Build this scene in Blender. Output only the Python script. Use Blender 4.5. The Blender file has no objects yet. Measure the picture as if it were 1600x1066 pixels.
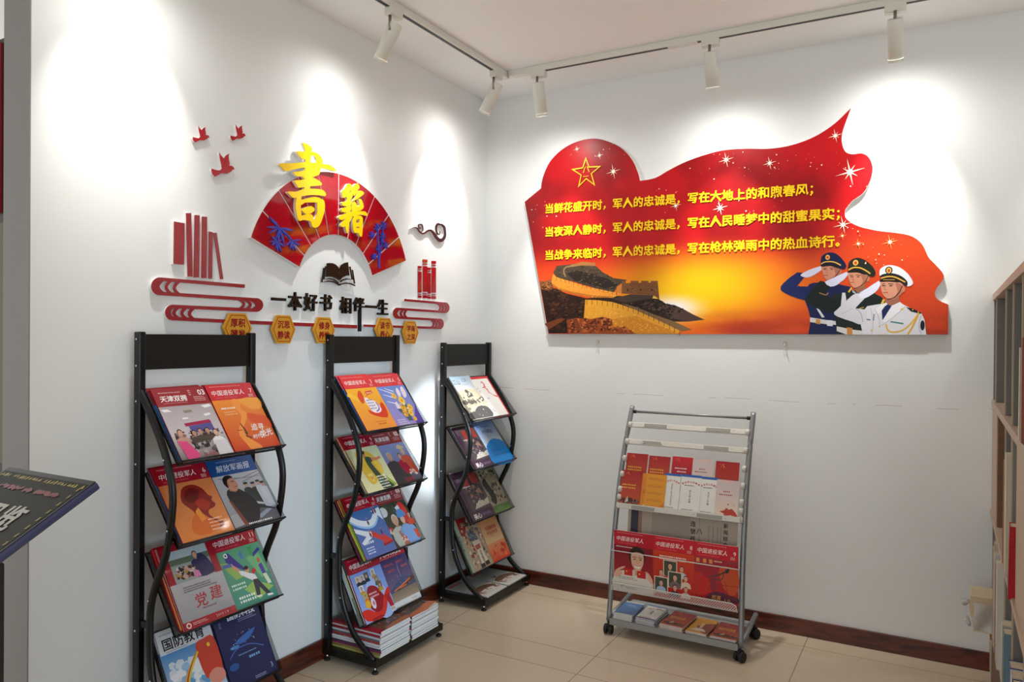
import bpy, bmesh, math, random
from mathutils import Vector, Matrix, noise, geometry

random.seed(7)
PI = math.pi
SC = bpy.context.scene
COL = SC.collection

# ------------------------------------------------------------------ camera, world, exposure
F_PX, CX, CY = 1174.0, 800.0, 533.0
RIGHT = Vector((0.872, 0.490, 0.0080)).normalized()
FWD = Vector((-0.490, 0.872, -0.00535))
FWD = (FWD - RIGHT * FWD.dot(RIGHT)).normalized()
UP = RIGHT.cross(FWD).normalized()
CAM = Vector((2.336, -3.824, 1.42))
cd = bpy.data.cameras.new('camera')
cd.sensor_width = 36.0
cd.lens = F_PX / 1600.0 * 36.0
cd.clip_start = 0.05
cam = bpy.data.objects.new('camera', cd)
COL.objects.link(cam)
cam.matrix_world = Matrix(((RIGHT.x, UP.x, -FWD.x, CAM.x), (RIGHT.y, UP.y, -FWD.y, CAM.y), (RIGHT.z, UP.z, -FWD.z, CAM.z), (0, 0, 0, 1)))
SC.camera = cam

SC.view_settings.view_transform = 'Standard'
SC.view_settings.look = 'None'
SC.view_settings.gamma = 1.0
SC.view_settings.exposure = 0.08
SC.view_settings.use_curve_mapping = False
SPOT_W = 44.0          # narrow beam of each track spotlight
SPILL_W = 6.5         # wide soft spill of the same lamp
WORLD_S = 1.22
w = bpy.data.worlds.new('world'); SC.world = w; w.use_nodes = True
bg = w.node_tree.nodes['Background']
bg.inputs[0].default_value = (0.99, 0.985, 0.965, 1); bg.inputs[1].default_value = WORLD_S

# daylight from an unseen window on the right, beyond the bookcase
al = bpy.data.lights.new('window_daylight', 'AREA'); al.shape = 'RECTANGLE'; al.size = 1.3; al.size_y = 1.3
al.spread = math.radians(34); al.energy = 5.5; al.color = (0.48, 0.76, 1.0)
ao = bpy.data.objects.new('window_daylight', al); COL.objects.link(ao)
ao.location = (5.3, -3.3, 1.25); ao.rotation_euler = (Vector((0.0, -0.85, 0.6)) - Vector(ao.location)).to_track_quat('-Z', 'Y').to_euler()
# unseen cool spot, no fixture, added for the bright patch between the last racks
cl = bpy.data.lights.new('cool_spot', 'SPOT'); cl.energy = 1300.0; cl.color = (0.78, 0.9, 1.0); cl.spot_size = math.radians(8.0); cl.spot_blend = 0.6; cl.shadow_soft_size = 0.03
co = bpy.data.objects.new('cool_spot', cl); COL.objects.link(co); co.location = (4.6, -0.9, 2.62)
co.rotation_euler = (Vector((0.0, -0.50, 0.88)) - Vector((4.6, -0.9, 2.62))).to_track_quat('-Z', 'Y').to_euler()


def ray(px, py):
    return (RIGHT * (px - CX) - UP * (py - CY) + FWD * F_PX).normalized()


def LW(px, py, off=0.0):          # a point on the left wall (x = off): its (y, z)
    r = ray(px, py); t = (off - CAM.x) / r.x; p = CAM + r * t
    return (p.y, p.z)


def BW(px, py, off=0.0):          # a point on the back wall (y = -off): its (x, z)
    r = ray(px, py); t = (-off - CAM.y) / r.y; p = CAM + r * t
    return (p.x, p.z)


# ------------------------------------------------------------------ materials
def lin(c):
    o = []
    for v in c[:3]:
        v = v / 255.0
        o.append(v / 12.92 if v <= 0.04045 else ((v + 0.055) / 1.055) ** 2.4)
    return (o[0], o[1], o[2], 1.0)


def mat(name, c, rough=0.5, metal=0.0, coat=0.0, spec=0.5):
    m = bpy.data.materials.new(name); m.use_nodes = True
    b = m.node_tree.nodes['Principled BSDF']
    b.inputs['Base Color'].default_value = lin(c)
    b.inputs['Roughness'].default_value = rough
    b.inputs['Metallic'].default_value = metal
    b.inputs['Coat Weight'].default_value = coat
    b.inputs['Coat Roughness'].default_value = 0.05
    b.inputs['Specular IOR Level'].default_value = spec
    return m


def nt(m):
    return m.node_tree.nodes, m.node_tree.links, m.node_tree.nodes['Principled BSDF']


def add_bump(m, scale, strength, dist=0.002, detail=3):
    n, l, b = nt(m)
    tc = n.new('ShaderNodeTexCoord'); no = n.new('ShaderNodeTexNoise'); bu = n.new('ShaderNodeBump')
    no.inputs['Scale'].default_value = scale; no.inputs['Detail'].default_value = detail
    bu.inputs['Strength'].default_value = strength; bu.inputs['Distance'].default_value = dist
    l.new(tc.outputs['Object'], no.inputs['Vector']); l.new(no.outputs['Fac'], bu.inputs['Height']); l.new(bu.outputs[0], b.inputs['Normal'])


M = {}
M['wall'] = mat('white_wall_paint', (224, 226, 225), 0.7, spec=0.3); add_bump(M['wall'], 60, 0.08)
M['ceil'] = mat('white_ceiling_paint', (236, 238, 238), 0.8, spec=0.2)
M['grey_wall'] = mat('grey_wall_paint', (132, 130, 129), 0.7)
M['black'] = mat('black_powder_coat', (8, 8, 9), 0.34, spec=0.4); add_bump(M['black'], 400, 0.05, 0.0005)
M['black_board'] = mat('black_header_board', (14, 13, 12), 0.5, spec=0.3)
M['rubber'] = mat('black_rubber', (16, 16, 17), 0.6)
M['chrome'] = mat('chrome', (200, 200, 200), 0.2, 1.0)
M['silver'] = mat('silver_painted_steel', (140, 142, 145), 0.38, 0.55)
M['greytray'] = mat('grey_steel_tray', (148, 150, 150), 0.5, 0.2)
M['clamp'] = mat('white_clamp_plastic', (205, 201, 192), 0.4)
M['clampgrey'] = mat('grey_clamp_plastic', (150, 149, 140), 0.35)
M['whitewire'] = mat('white_wire', (215, 212, 206), 0.35)
M['lamp'] = mat('white_lamp_enamel', (214, 214, 205), 0.4)
M['track'] = mat('white_track', (214, 214, 206), 0.45)
M['slot'] = mat('dark_track_slot', (22, 34, 48), 0.5)
M['stem'] = mat('brushed_steel_stem', (150, 140, 128), 0.35, 0.9)
M['red'] = mat('red_acrylic', (160, 12, 28), 0.06, coat=0.3)
M['redm'] = mat('red_board', (142, 16, 30), 0.25, coat=0.3)
M['birdred'] = mat('dove_red_acrylic', (176, 20, 36), 0.2, coat=0.3)
M['whiteedge'] = mat('white_pvc_board', (232, 226, 224), 0.5)
M['yellow'] = mat('yellow_acrylic', (250, 205, 10), 0.25, coat=0.3)
M['blue'] = mat('blue_acrylic', (35, 62, 172), 0.3, coat=0.2)
M['blackacr'] = mat('black_acrylic', (10, 10, 10), 0.3, spec=0.3)
M['gold'] = mat('gold_board', (206, 146, 30), 0.4)
M['goldink'] = mat('dark_red_ink', (150, 32, 26), 0.5)
M['maple'] = mat('maple_laminate', (186, 162, 142), 0.5)
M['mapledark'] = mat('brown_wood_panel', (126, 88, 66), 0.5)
M['grayboard'] = mat('grey_laminate', (118, 114, 110), 0.5)
M['edgeband'] = mat('beige_edge_band', (176, 162, 138), 0.5)
M['paper'] = mat('page_edges', (222, 221, 218), 0.8)
M['cream'] = mat('cream_paper', (214, 200, 172), 0.8)
M['kraft'] = mat('beige_card', (205, 186, 152), 0.7)
M['purple_edge'] = mat('purple_panel_edge', (56, 60, 98), 0.3)
M['panelface'] = mat('dark_glass_panel', (40, 41, 35), 0.45, spec=0.15)
M['kiosk'] = mat('black_kiosk', (14, 14, 15), 0.35)
M['strap'] = mat('dark_red_card', (140, 20, 30), 0.5)


# the back wall has a fine broken crack line in its paint at about 1.15 m
m = M['wall_back'] = mat('white_wall_paint_cracked', (224, 226, 225), 0.7, spec=0.3); add_bump(m, 60, 0.08)
n, l, b = nt(m)
tc = n.new('ShaderNodeTexCoord'); sp = n.new('ShaderNodeSeparateXYZ'); l.new(tc.outputs['Object'], sp.inputs[0])
n1 = n.new('ShaderNodeTexNoise'); n1.noise_dimensions = '1D'; n1.inputs['Scale'].default_value = 3.0; n1.inputs['Detail'].default_value = 6; l.new(sp.outputs[0], n1.inputs['W'])
n2 = n.new('ShaderNodeTexNoise'); n2.noise_dimensions = '1D'; n2.inputs['Scale'].default_value = 4.5; n2.inputs['Detail'].default_value = 2; l.new(sp.outputs[0], n2.inputs['W'])
o1 = n.new('ShaderNodeMath'); o1.operation = 'MULTIPLY_ADD'; l.new(n1.outputs['Fac'], o1.inputs[0]); o1.inputs[1].default_value = 0.03; o1.inputs[2].default_value = 1.105
o2 = n.new('ShaderNodeMath'); o2.operation = 'SUBTRACT'; l.new(sp.outputs[2], o2.inputs[0]); l.new(o1.outputs[0], o2.inputs[1])
o3 = n.new('ShaderNodeMath'); o3.operation = 'COMPARE'; l.new(o2.outputs[0], o3.inputs[0]); o3.inputs[1].default_value = 0.0; o3.inputs[2].default_value = 0.0010
o4 = n.new('ShaderNodeMath'); o4.operation = 'GREATER_THAN'; l.new(n2.outputs['Fac'], o4.inputs[0]); o4.inputs[1].default_value = 0.52
o5 = n.new('ShaderNodeMath'); o5.operation = 'MULTIPLY'; l.new(o3.outputs[0], o5.inputs[0]); l.new(o4.outputs[0], o5.inputs[1])
mi = n.new('ShaderNodeMix'); mi.data_type = 'RGBA'; l.new(o5.outputs[0], mi.inputs[0]); mi.inputs[6].default_value = lin((224, 226, 225)); mi.inputs[7].default_value = lin((176, 172, 168)); l.new(mi.outputs[2], b.inputs['Base Color'])


def stripes(m, axis, scale, c1, c2):      # fine page lines across a stack of paper
    n, l, b = nt(m)
    tc = n.new('ShaderNodeTexCoord'); wv = n.new('ShaderNodeTexNoise'); mp = n.new('ShaderNodeMapping'); cr = n.new('ShaderNodeValToRGB')
    s = [3.0, 3.0, 3.0]; s[axis] = scale
    mp.inputs['Scale'].default_value = s
    cr.color_ramp.elements[0].color = lin(c1); cr.color_ramp.elements[1].color = lin(c2)
    cr.color_ramp.elements[0].position = 0.35; cr.color_ramp.elements[1].position = 0.55
    l.new(tc.outputs['Object'], mp.inputs['Vector']); l.new(mp.outputs[0], wv.inputs['Vector'])
    l.new(wv.outputs['Fac'], cr.inputs['Fac']); l.new(cr.outputs[0], b.inputs['Base Color'])


stripes(M['paper'], 2, 1500.0, (190, 190, 190), (230, 229, 226))

m = M['base_wood'] = mat('dark_red_wood', (70, 26, 16), 0.3, coat=0.2)
n, l, b = nt(m)
tc = n.new('ShaderNodeTexCoord'); mp = n.new('ShaderNodeMapping'); no = n.new('ShaderNodeTexNoise'); cr = n.new('ShaderNodeValToRGB')
mp.inputs['Scale'].default_value = (3, 3, 22); no.inputs['Scale'].default_value = 1.6; no.inputs['Detail'].default_value = 6; no.inputs['Distortion'].default_value = 1.2
cr.color_ramp.elements[0].color = lin((40, 13, 10)); cr.color_ramp.elements[0].position = 0.32
cr.color_ramp.elements[1].color = lin((112, 48, 26)); cr.color_ramp.elements[1].position = 0.72
l.new(tc.outputs['Object'], mp.inputs[0]); l.new(mp.outputs[0], no.inputs['Vector']); l.new(no.outputs['Fac'], cr.inputs[0]); l.new(cr.outputs[0], b.inputs['Base Color'])

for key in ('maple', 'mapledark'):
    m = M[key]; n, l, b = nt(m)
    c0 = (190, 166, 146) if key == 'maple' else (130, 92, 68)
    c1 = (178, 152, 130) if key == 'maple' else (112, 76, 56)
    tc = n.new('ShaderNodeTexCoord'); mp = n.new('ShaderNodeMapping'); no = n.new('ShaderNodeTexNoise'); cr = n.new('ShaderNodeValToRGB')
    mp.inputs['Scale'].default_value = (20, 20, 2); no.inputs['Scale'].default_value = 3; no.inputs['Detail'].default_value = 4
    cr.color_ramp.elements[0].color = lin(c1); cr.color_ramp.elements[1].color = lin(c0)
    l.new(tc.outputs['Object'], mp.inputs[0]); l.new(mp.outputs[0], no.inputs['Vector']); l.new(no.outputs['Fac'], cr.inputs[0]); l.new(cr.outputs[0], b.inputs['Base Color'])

# polished beige floor tiles, 0.79 m, with thin grey joints
m = M['floor'] = mat('polished_beige_tile', (196, 180, 164), 0.16, spec=0.5)
n, l, b = nt(m)
tc = n.new('ShaderNodeTexCoord'); sp = n.new('ShaderNodeSeparateXYZ'); l.new(tc.outputs['Object'], sp.inputs[0])


def joint(axis, period, phase, half=0.0018):
    a = n.new('ShaderNodeMath'); a.operation = 'SUBTRACT'; l.new(sp.outputs[axis], a.inputs[0]); a.inputs[1].default_value = phase
    f = n.new('ShaderNodeMath'); f.operation = 'PINGPONG'; l.new(a.outputs[0], f.inputs[0]); f.inputs[1].default_value = period / 2
    g = n.new('ShaderNodeMath'); g.operation = 'LESS_THAN'; l.new(f.outputs[0], g.inputs[0]); g.inputs[1].default_value = half
    return g.outputs[0]


jx = joint(0, 0.79, 0.245); jy = joint(1, 0.79, -0.727); jz = joint(1, 0.79, -0.93)
mx = n.new('ShaderNodeMath'); mx.operation = 'MAXIMUM'; l.new(jx, mx.inputs[0]); l.new(jy, mx.inputs[1])
mx2 = n.new('ShaderNodeMath'); mx2.operation = 'MAXIMUM'; l.new(mx.outputs[0], mx2.inputs[0]); l.new(jz, mx2.inputs[1])
no = n.new('ShaderNodeTexNoise'); no.inputs['Scale'].default_value = 2.2; no.inputs['Detail'].default_value = 7; no.inputs['Distortion'].default_value = 0.8
l.new(tc.outputs['Object'], no.inputs['Vector'])
cr = n.new('ShaderNodeValToRGB'); cr.color_ramp.elements[0].color = lin((196, 178, 154)); cr.color_ramp.elements[1].color = lin((208, 190, 166))
l.new(no.outputs['Fac'], cr.inputs[0])
mi = n.new('ShaderNodeMix'); mi.data_type = 'RGBA'; l.new(mx2.outputs[0], mi.inputs[0]); l.new(cr.outputs[0], mi.inputs[6]); mi.inputs[7].default_value = lin((140, 122, 106))
l.new(mi.outputs[2], b.inputs['Base Color'])

# printed paper / board: colours come with the print itself
def print_mat(name, rough, coat):
    m = mat(name, (200, 200, 200), rough, coat=coat, spec=0.35 if coat else 0.22)
    n, l, b = nt(m)
    a = n.new('ShaderNodeAttribute'); a.attribute_name = 'Ink'
    l.new(a.outputs['Color'], b.inputs['Base Color'])
    return m


M['print'] = print_mat('glossy_print', 0.32, 0.12)
M['poster_print'] = print_mat('satin_print', 0.38, 0.0)


def mesh_holes(name, c, scale, duty):     # perforated sheet: diagonal grid of round holes
    m = mat(name, c, 0.45)
    n, l, b = nt(m)
    tc = n.new('ShaderNodeTexCoord'); mp = n.new('ShaderNodeMapping'); mp.inputs['Scale'].default_value = (scale, scale, scale)
    mp.inputs['Rotation'].default_value = (0.0, 0.0, PI / 4)
    vo = n.new('ShaderNodeTexVoronoi'); vo.voronoi_dimensions = '2D'; vo.inputs['Randomness'].default_value = 0.0; vo.inputs['Scale'].default_value = 1.0
    lt = n.new('ShaderNodeMath'); lt.operation = 'LESS_THAN'; lt.inputs[1].default_value = duty
    tr = n.new('ShaderNodeBsdfTransparent'); mx = n.new('ShaderNodeMixShader'); out = n['Material Output']
    l.new(tc.outputs['Object'], mp.inputs[0]); l.new(mp.outputs[0], vo.inputs['Vector']); l.new(vo.outputs['Distance'], lt.inputs[0])
    l.new(lt.outputs[0], mx.inputs[0]); l.new(b.outputs[0], mx.inputs[1]); l.new(tr.outputs[0], mx.inputs[2]); l.new(mx.outputs[0], out.inputs[0])
    return m


M['blackmesh'] = mesh_holes('black_perforated_sheet', (8, 8, 9), 220.0, 0.36)
M['whitemesh'] = mesh_holes('white_perforated_sheet', (215, 212, 206), 125.0, 0.43)

m = M['plastic'] = mat('clear_plastic_film', (235, 235, 232), 0.15)
m.node_tree.nodes['Principled BSDF'].inputs['Transmission Weight'].default_value = 0.55
m = M['glow'] = mat('lit_lamp_lens', (255, 250, 240), 0.4)
b = m.node_tree.nodes['Principled BSDF']; b.inputs['Emission Color'].default_value = (1, 0.96, 0.88, 1); b.inputs['Emission Strength'].default_value = 6.0


# ------------------------------------------------------------------ object helpers
def link(name, me, parent=None, mats=()):
    o = bpy.data.objects.new(name, me); COL.objects.link(o)
    for mm in mats: me.materials.append(mm)
    if parent is not None: o.parent = parent
    return o


def frame(u, v, nrm, org):
    return Matrix(((u[0], v[0], nrm[0], org[0]), (u[1], v[1], nrm[1], org[1]), (u[2], v[2], nrm[2], org[2]), (0, 0, 0, 1)))


def empty(name, label=None, cat=None, group=None, mw=None, loc=None):
    o = bpy.data.objects.new(name, None); COL.objects.link(o); o.empty_display_size = 0.05
    if mw is not None: o.matrix_world = mw
    if loc is not None: o.location = loc
    if label: tag(o, label, cat, group)
    return o


def tag(o, label, cat, group=None):
    o['label'] = label; o['category'] = cat
    if group: o['group'] = group
    return o


def struct(o):
    o['kind'] = 'structure'
    return o


class MB:
    """collects solids, then links them as one mesh"""
    def __init__(s): s.bm = bmesh.new()

    def box(s, x0, y0, z0, x1, y1, z1, bev=0.0, mtx=None):
        r = bmesh.ops.create_cube(s.bm, size=1.0)
        vs = r['verts']
        for v in vs:
            v.co = Vector((x0 + (v.co.x + 0.5) * (x1 - x0), y0 + (v.co.y + 0.5) * (y1 - y0), z0 + (v.co.z + 0.5) * (z1 - z0)))
        if bev > 0:
            es = list({e for v in vs for e in v.link_edges})
            rr = bmesh.ops.bevel(s.bm, geom=es, offset=bev, segments=2, affect='EDGES', profile=0.5)
            vs = list({v for f in rr['faces'] for v in f.verts} | {v for v in vs if v.is_valid})
        if mtx is not None:
            for v in vs: v.co = mtx @ v.co
        return s

    def tube(s, pts, r, seg=10, flat=None, ref=None, caps=True):
        """swept round (or oval: flat=(ra, rb) with rb along ref) bar"""
        pts = [Vector(p) for p in pts]; n = len(pts); rings = []
        rf = Vector(ref) if ref else None
        for i, p in enumerate(pts):
            t = (pts[min(i + 1, n - 1)] - pts[max(i - 1, 0)]).normalized()
            b = rf.copy() if rf else (Vector((0, 0, 1)) if abs(t.z) < 0.9 else Vector((1, 0, 0)))
            a = t.cross(b).normalized(); b = a.cross(t).normalized()
            ra, rb = flat if flat else ((r[i], r[i]) if isinstance(r, (list, tuple)) else (r, r))
            rings.append([s.bm.verts.new(p + a * ra * math.cos(2 * PI * k / seg) + b * rb * math.sin(2 * PI * k / seg)) for k in range(seg)])
        for i in range(n - 1):
            for k in range(seg):
                f = s.bm.faces.new((rings[i][k], rings[i][(k + 1) % seg], rings[i + 1][(k + 1) % seg], rings[i + 1][k])); f.smooth = True
        if caps:
            s.bm.faces.new(list(reversed(rings[0]))); s.bm.faces.new(rings[-1])
        return s

    def plate(s, pts, z0, z1, hole=None):
        """flat outline in local x, y with thickness from z0 to z1"""
        a = area(pts)
        if a < 0: pts = list(reversed(pts))
        lo = [s.bm.verts.new((p[0], p[1], z0)) for p in pts]; hi = [s.bm.verts.new((p[0], p[1], z1)) for p in pts]
        k = len(pts)
        s.bm.faces.new(list(reversed(lo)))
        s.bm.faces.new(hi)
        for i in range(k):
            s.bm.faces.new((lo[i], lo[(i + 1) % k], hi[(i + 1) % k], hi[i]))
        return s

    def quad(s, a, b, c, d):
        s.bm.faces.new([s.bm.verts.new(p) for p in (a, b, c, d)])
        return s

    def build(s, name, m, parent=None, normals=True):
        if normals: bmesh.ops.recalc_face_normals(s.bm, faces=s.bm.faces)
        me = bpy.data.meshes.new(name); s.bm.to_mesh(me); s.bm.free()
        return link(name, me, parent, m if isinstance(m, (list, tuple)) else (m,))


def area(p):
    return 0.5 * sum(p[i][0] * p[(i + 1) % len(p)][1] - p[(i + 1) % len(p)][0] * p[i][1] for i in range(len(p)))


def catmull(pts, n=5, closed=True):
    out = []; k = len(pts)
    rng = range(k) if closed else range(k - 1)
    for i in rng:
        g = (lambda j: pts[j % k]) if closed else (lambda j: pts[max(0, min(k - 1, j))])
        p0, p1, p2, p3 = g(i - 1), g(i), g(i + 1), g(i + 2)
        for j in range(n):
            t = j / n
            out.append(tuple(0.5 * (2 * p1[a] + (p2[a] - p0[a]) * t + (2 * p0[a] - 5 * p1[a] + 4 * p2[a] - p3[a]) * t * t + (3 * p1[a] - p0[a] - 3 * p2[a] + p3[a]) * t ** 3) for a in (0, 1)))
    if not closed: out.append(tuple(pts[-1]))
    return out


def stroke_outline(pts, wd):
    n = len(pts); L = []; R = []
    for i in range(n):
        a = pts[max(i - 1, 0)]; b = pts[min(i + 1, n - 1)]
        dx, dy = b[0] - a[0], b[1] - a[1]; d = math.hypot(dx, dy) or 1e-9
        h = (wd[i] if isinstance(wd, (list, tuple)) else wd) / 2
        L.append((pts[i][0] - dy / d * h, pts[i][1] + dx / d * h)); R.append((pts[i][0] + dy / d * h, pts[i][1] - dx / d * h))
    return L + R[::-1]


GL = {}
def glyphs(txt, shear=0.0, bold=0.0, space=1.0, res=2, ext=0.0):
    k = (txt, shear, bold, space, res, ext)
    if k not in GL:
        c = bpy.data.curves.new('t', 'FONT'); c.body = txt; c.shear = shear; c.offset = bold; c.space_character = space; c.resolution_u = res; c.extrude = ext
        o = bpy.data.objects.new('t', c); COL.objects.link(o)
        me = bpy.data.meshes.new_from_object(o.evaluated_get(bpy.context.evaluated_depsgraph_get()))
        vs = [tuple(v.co) for v in me.vertices]; fs = [tuple(p.vertices) for p in me.polygons]
        bpy.data.objects.remove(o); bpy.data.curves.remove(c); bpy.data.meshes.remove(me)
        x = [v[0] for v in vs]; y = [v[1] for v in vs]
        GL[k] = (vs, fs, (min(x), min(y), max(x), max(y)))
    return GL[k]


class Art:
    """flat printed artwork: layered inked shapes, one mesh"""
    STEP = 0.000012

    def __init__(s): s.v = []; s.f = []; s.c = []; s.layer = 0

    def _raw(s, pts, faces, col):
        b = len(s.v); z = s.layer * s.STEP; s.layer += 1
        s.v += [(p[0], p[1], z) for p in pts]
        cs = col if isinstance(col, list) else [col] * len(pts)
        s.c += [lin(c) for c in cs]; s.f += [tuple(i + b for i in f) for f in faces]
        return s

    def poly(s, pts, col, sm=0):
        if sm: pts = catmull(pts, sm)
        if area(pts) < 0: pts = list(reversed(pts)); col = list(reversed(col)) if isinstance(col, list) else col
        return s._raw(pts, [tuple(range(len(pts)))], col)

    def rect(s, x0, y0, x1, y1, col): return s.poly([(x0, y0), (x1, y0), (x1, y1), (x0, y1)], col)

    def grad(s, x0, y0, x1, y1, cb, ct): return s.poly([(x0, y0), (x1, y0), (x1, y1), (x0, y1)], [cb, cb, ct, ct])

    def ell(s, cx, cy, rx, ry, col, rot=0, n=18):
        c, q = math.cos(rot), math.sin(rot)
        return s.poly([(cx + rx * math.cos(2 * PI * k / n) * c - ry * math.sin(2 * PI * k / n) * q, cy + rx * math.cos(2 * PI * k / n) * q + ry * math.sin(2 * PI * k / n) * c) for k in range(n)], col)

    def stroke(s, pts, wd, col, sm=0):
        if sm:
            if isinstance(wd, (list, tuple)):
                w2 = catmull([(x, 0) for x in wd], sm, False); wd = [x[0] for x in w2]
            pts = catmull(pts, sm, False)
        o = stroke_outline(pts, wd); n = len(pts)
        return s._raw(o, [(i, i + 1, 2 * n - 2 - i, 2 * n - 1 - i) for i in range(n - 1)], col)

    def text(s, t, x, y, h, col, anchor='l', shear=0.0, rot=0.0, bold=0.0, space=1.0, sx=1.0, vert=False, width=None):
        if vert:
            for i, ch in enumerate(t): s.text(ch, x, y - i * h * 1.12, h, col, 'c', shear, rot, bold)
            return s
        if bold:
            L0 = s.layer
            for dx, dy in ((-1, -1), (1, -1), (-1, 1), (1, 1)):
                ex, ey = dx * bold * .55 * h, dy * bold * .55 * h; c, q = math.cos(rot), math.sin(rot)
                s.text(t, x + ex * c - ey * q, y + ex * q + ey * c, h, col, anchor, shear, rot, 0, space, sx, False, width)
        vs, fs, bb = glyphs(t, shear, 0.0, space, 2 if h > 0.08 else 1)
        if width: sx = width / ((bb[2] - bb[0]) * h)
        ox = {'l': bb[0], 'c': (bb[0] + bb[2]) / 2, 'r': bb[2]}[anchor]
        c, q = math.cos(rot), math.sin(rot); P = []
        for p in vs:
            a, b = (p[0] - ox) * h * sx, p[1] * h
            P.append((x + a * c - b * q, y + a * q + b * c))
        return s._raw(P, fs, col)

    def lines(s, x, y, wd, n, h, col, gap=1.8, seed=1):      # rows too small to read
        r = random.Random(seed); P = []; Fc = []
        for i in range(n):
            yy = y - i * h * gap; xx = x; end = x + wd * r.uniform(0.75, 1.0)
            while xx < end:
                q = h * r.uniform(0.6, 1.0); b = len(P)
                P += [(xx, yy), (xx + q, yy), (xx + q, yy + h), (xx, yy + h)]; Fc.append((b, b + 1, b + 2, b + 3)); xx += h * 1.25
        return s._raw(P, Fc, col)

    def spots(s, x0, y0, x1, y1, n, r0, r1, cols, seed=1):
        r = random.Random(seed)
        for i in range(n):
            q = r.uniform(r0, r1)
            k = r.randint(5, 8); cx, cy = r.uniform(x0 + q, x1 - q), r.uniform(y0 + q, y1 - q)
            s.poly([(cx + q * r.uniform(0.6, 1) * math.cos(2 * PI * j / k), cy + q * r.uniform(0.5, 0.9) * math.sin(2 * PI * j / k)) for j in range(k)], r.choice(cols))
        return s

    def tex(s, pts, n, r0, r1, cols, seed=1, flat=0.55):
        r = random.Random(seed); xs = [p[0] for p in pts]; ys = [p[1] for p in pts]; k = len(pts); P = []; Fc = []; Cc = []
        for _ in range(n * 4):
            x, y = r.uniform(min(xs), max(xs)), r.uniform(min(ys), max(ys)); ins = False
            for i in range(k):
                a, b = pts[i], pts[(i + 1) % k]
                if (a[1] > y) != (b[1] > y) and x < (b[0] - a[0]) * (y - a[1]) / (b[1] - a[1]) + a[0]: ins = not ins
            if not ins: continue
            q = r.uniform(r0, r1); m_ = r.randint(4, 7); b = len(P); a0 = r.uniform(0, 6.28)
            P += [(x + q * r.uniform(.5, 1) * math.cos(a0 + 2 * PI * j / m_), y + q * flat * r.uniform(.5, 1) * math.sin(a0 + 2 * PI * j / m_)) for j in range(m_)]
            Fc.append(tuple(range(b, b + m_))); c = r.choice(cols); Cc += [c] * m_
            n -= 1
            if n <= 0: break
        if P:
            s.v += [(p[0], p[1], s.layer * s.STEP + (i % 97) * 1.2e-7) for i, p in enumerate(P)]; o = len(s.v) - len(P)
            s.f += [tuple(i + o for i in f) for f in Fc]; s.c += [lin(c) for c in Cc]; s.layer += 2
        return s

    def bust(s, x, y, q, skin=(205, 150, 120), hair=(30, 24, 22), shirt=(60, 70, 110), wide=1.0):
        """head and shoulders; y is the chin, q the head height"""
        s.poly([(x - 0.95 * q * wide, y - 1.2 * q), (x - 0.85 * q * wide, y - 0.45 * q), (x - 0.3 * q, y - 0.12 * q), (x + 0.3 * q, y - 0.12 * q), (x + 0.85 * q * wide, y - 0.45 * q), (x + 0.95 * q * wide, y - 1.2 * q)], shirt)
        s.poly([(x - 0.18 * q, y - 0.2 * q), (x + 0.18 * q, y - 0.2 * q), (x + 0.2 * q, y + 0.2 * q), (x - 0.2 * q, y + 0.2 * q)], tuple(int(c * 0.85) for c in skin))
        s.ell(x, y + 0.5 * q, 0.4 * q, 0.52 * q, hair)
        s.ell(x, y + 0.42 * q, 0.34 * q, 0.44 * q, skin)
        for d in (-0.14, 0.14): s.ell(x + d * q, y + 0.5 * q, 0.05 * q, 0.025 * q, hair, n=8)
        s.ell(x, y + 0.2 * q, 0.1 * q, 0.025 * q, (150, 60, 60), n=8)
        return s

    def build(s, name, parent, m, sc=1.0, z=0.0, sy=None):
        me = bpy.data.meshes.new(name)
        sy = sy or sc
        me.from_pydata([(p[0] * sc, p[1] * sy, p[2] + z) for p in s.v], [], s.f)
        at = me.attributes.new('Ink', 'FLOAT_COLOR', 'POINT')
        fl = [x for c in s.c for x in c]
        at.data.foreach_set('color', fl)
        me.update()
        return link(name, me, parent, (m,))


# ------------------------------------------------------------------ room shell
HC = 2.82
YE = -2.583
struct(MB().box(-3.0, -7.5, -0.1, 6.5, 0.15, 0.0).build('floor', M['floor']))
struct(MB().box(-3.0, -7.5, HC, 6.5, 0.15, HC + 0.1).build('ceiling', M['ceil']))
struct(MB().box(-0.14, YE, 0, 0, 0.14, HC).build('wall_left', M['wall']))
struct(MB().box(0.0, 0.0, 0, 6.5, 0.14, HC).build('wall_back', M['wall_back']))
struct(MB().box(0.0, YE + 0.01, 0.0, 0.014, 0.0, 0.088, 0.003).build('baseboard_left', M['base_wood']))
struct(MB().box(0.014, -0.014, 0.0, 2.56, 0.0, 0.08, 0.003).build('baseboard_back', M['base_wood']))
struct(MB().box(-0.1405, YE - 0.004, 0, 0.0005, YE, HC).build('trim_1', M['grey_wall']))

# ------------------------------------------------------------------ ceiling track and spotlights
def track(name, label, p0, p1, slotgap=()):
    p0 = Vector(p0); p1 = Vector(p1); d = (p1 - p0); Ln = d.length; d.normalize(); side = Vector((0, 0, 1)).cross(d)
    t = empty(name, label, 'track', None, frame(d, side, (0, 0, 1), p0))
    MB().box(0, -0.0175, -0.03, Ln, 0.0175, 0, 0.003).build('rail', M['track'], t)
    s = MB()
    s.box(0.05, -0.009, -0.0306, Ln - 0.05, 0.009, -0.0295)
    s.build('slot', M['slot'], t)
    for a in slotgap: MB().box(a - 0.07, -0.018, -0.034, a + 0.07, 0.018, -0.028, 0.002).build('connector', M['track'], t)
    return t


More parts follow.
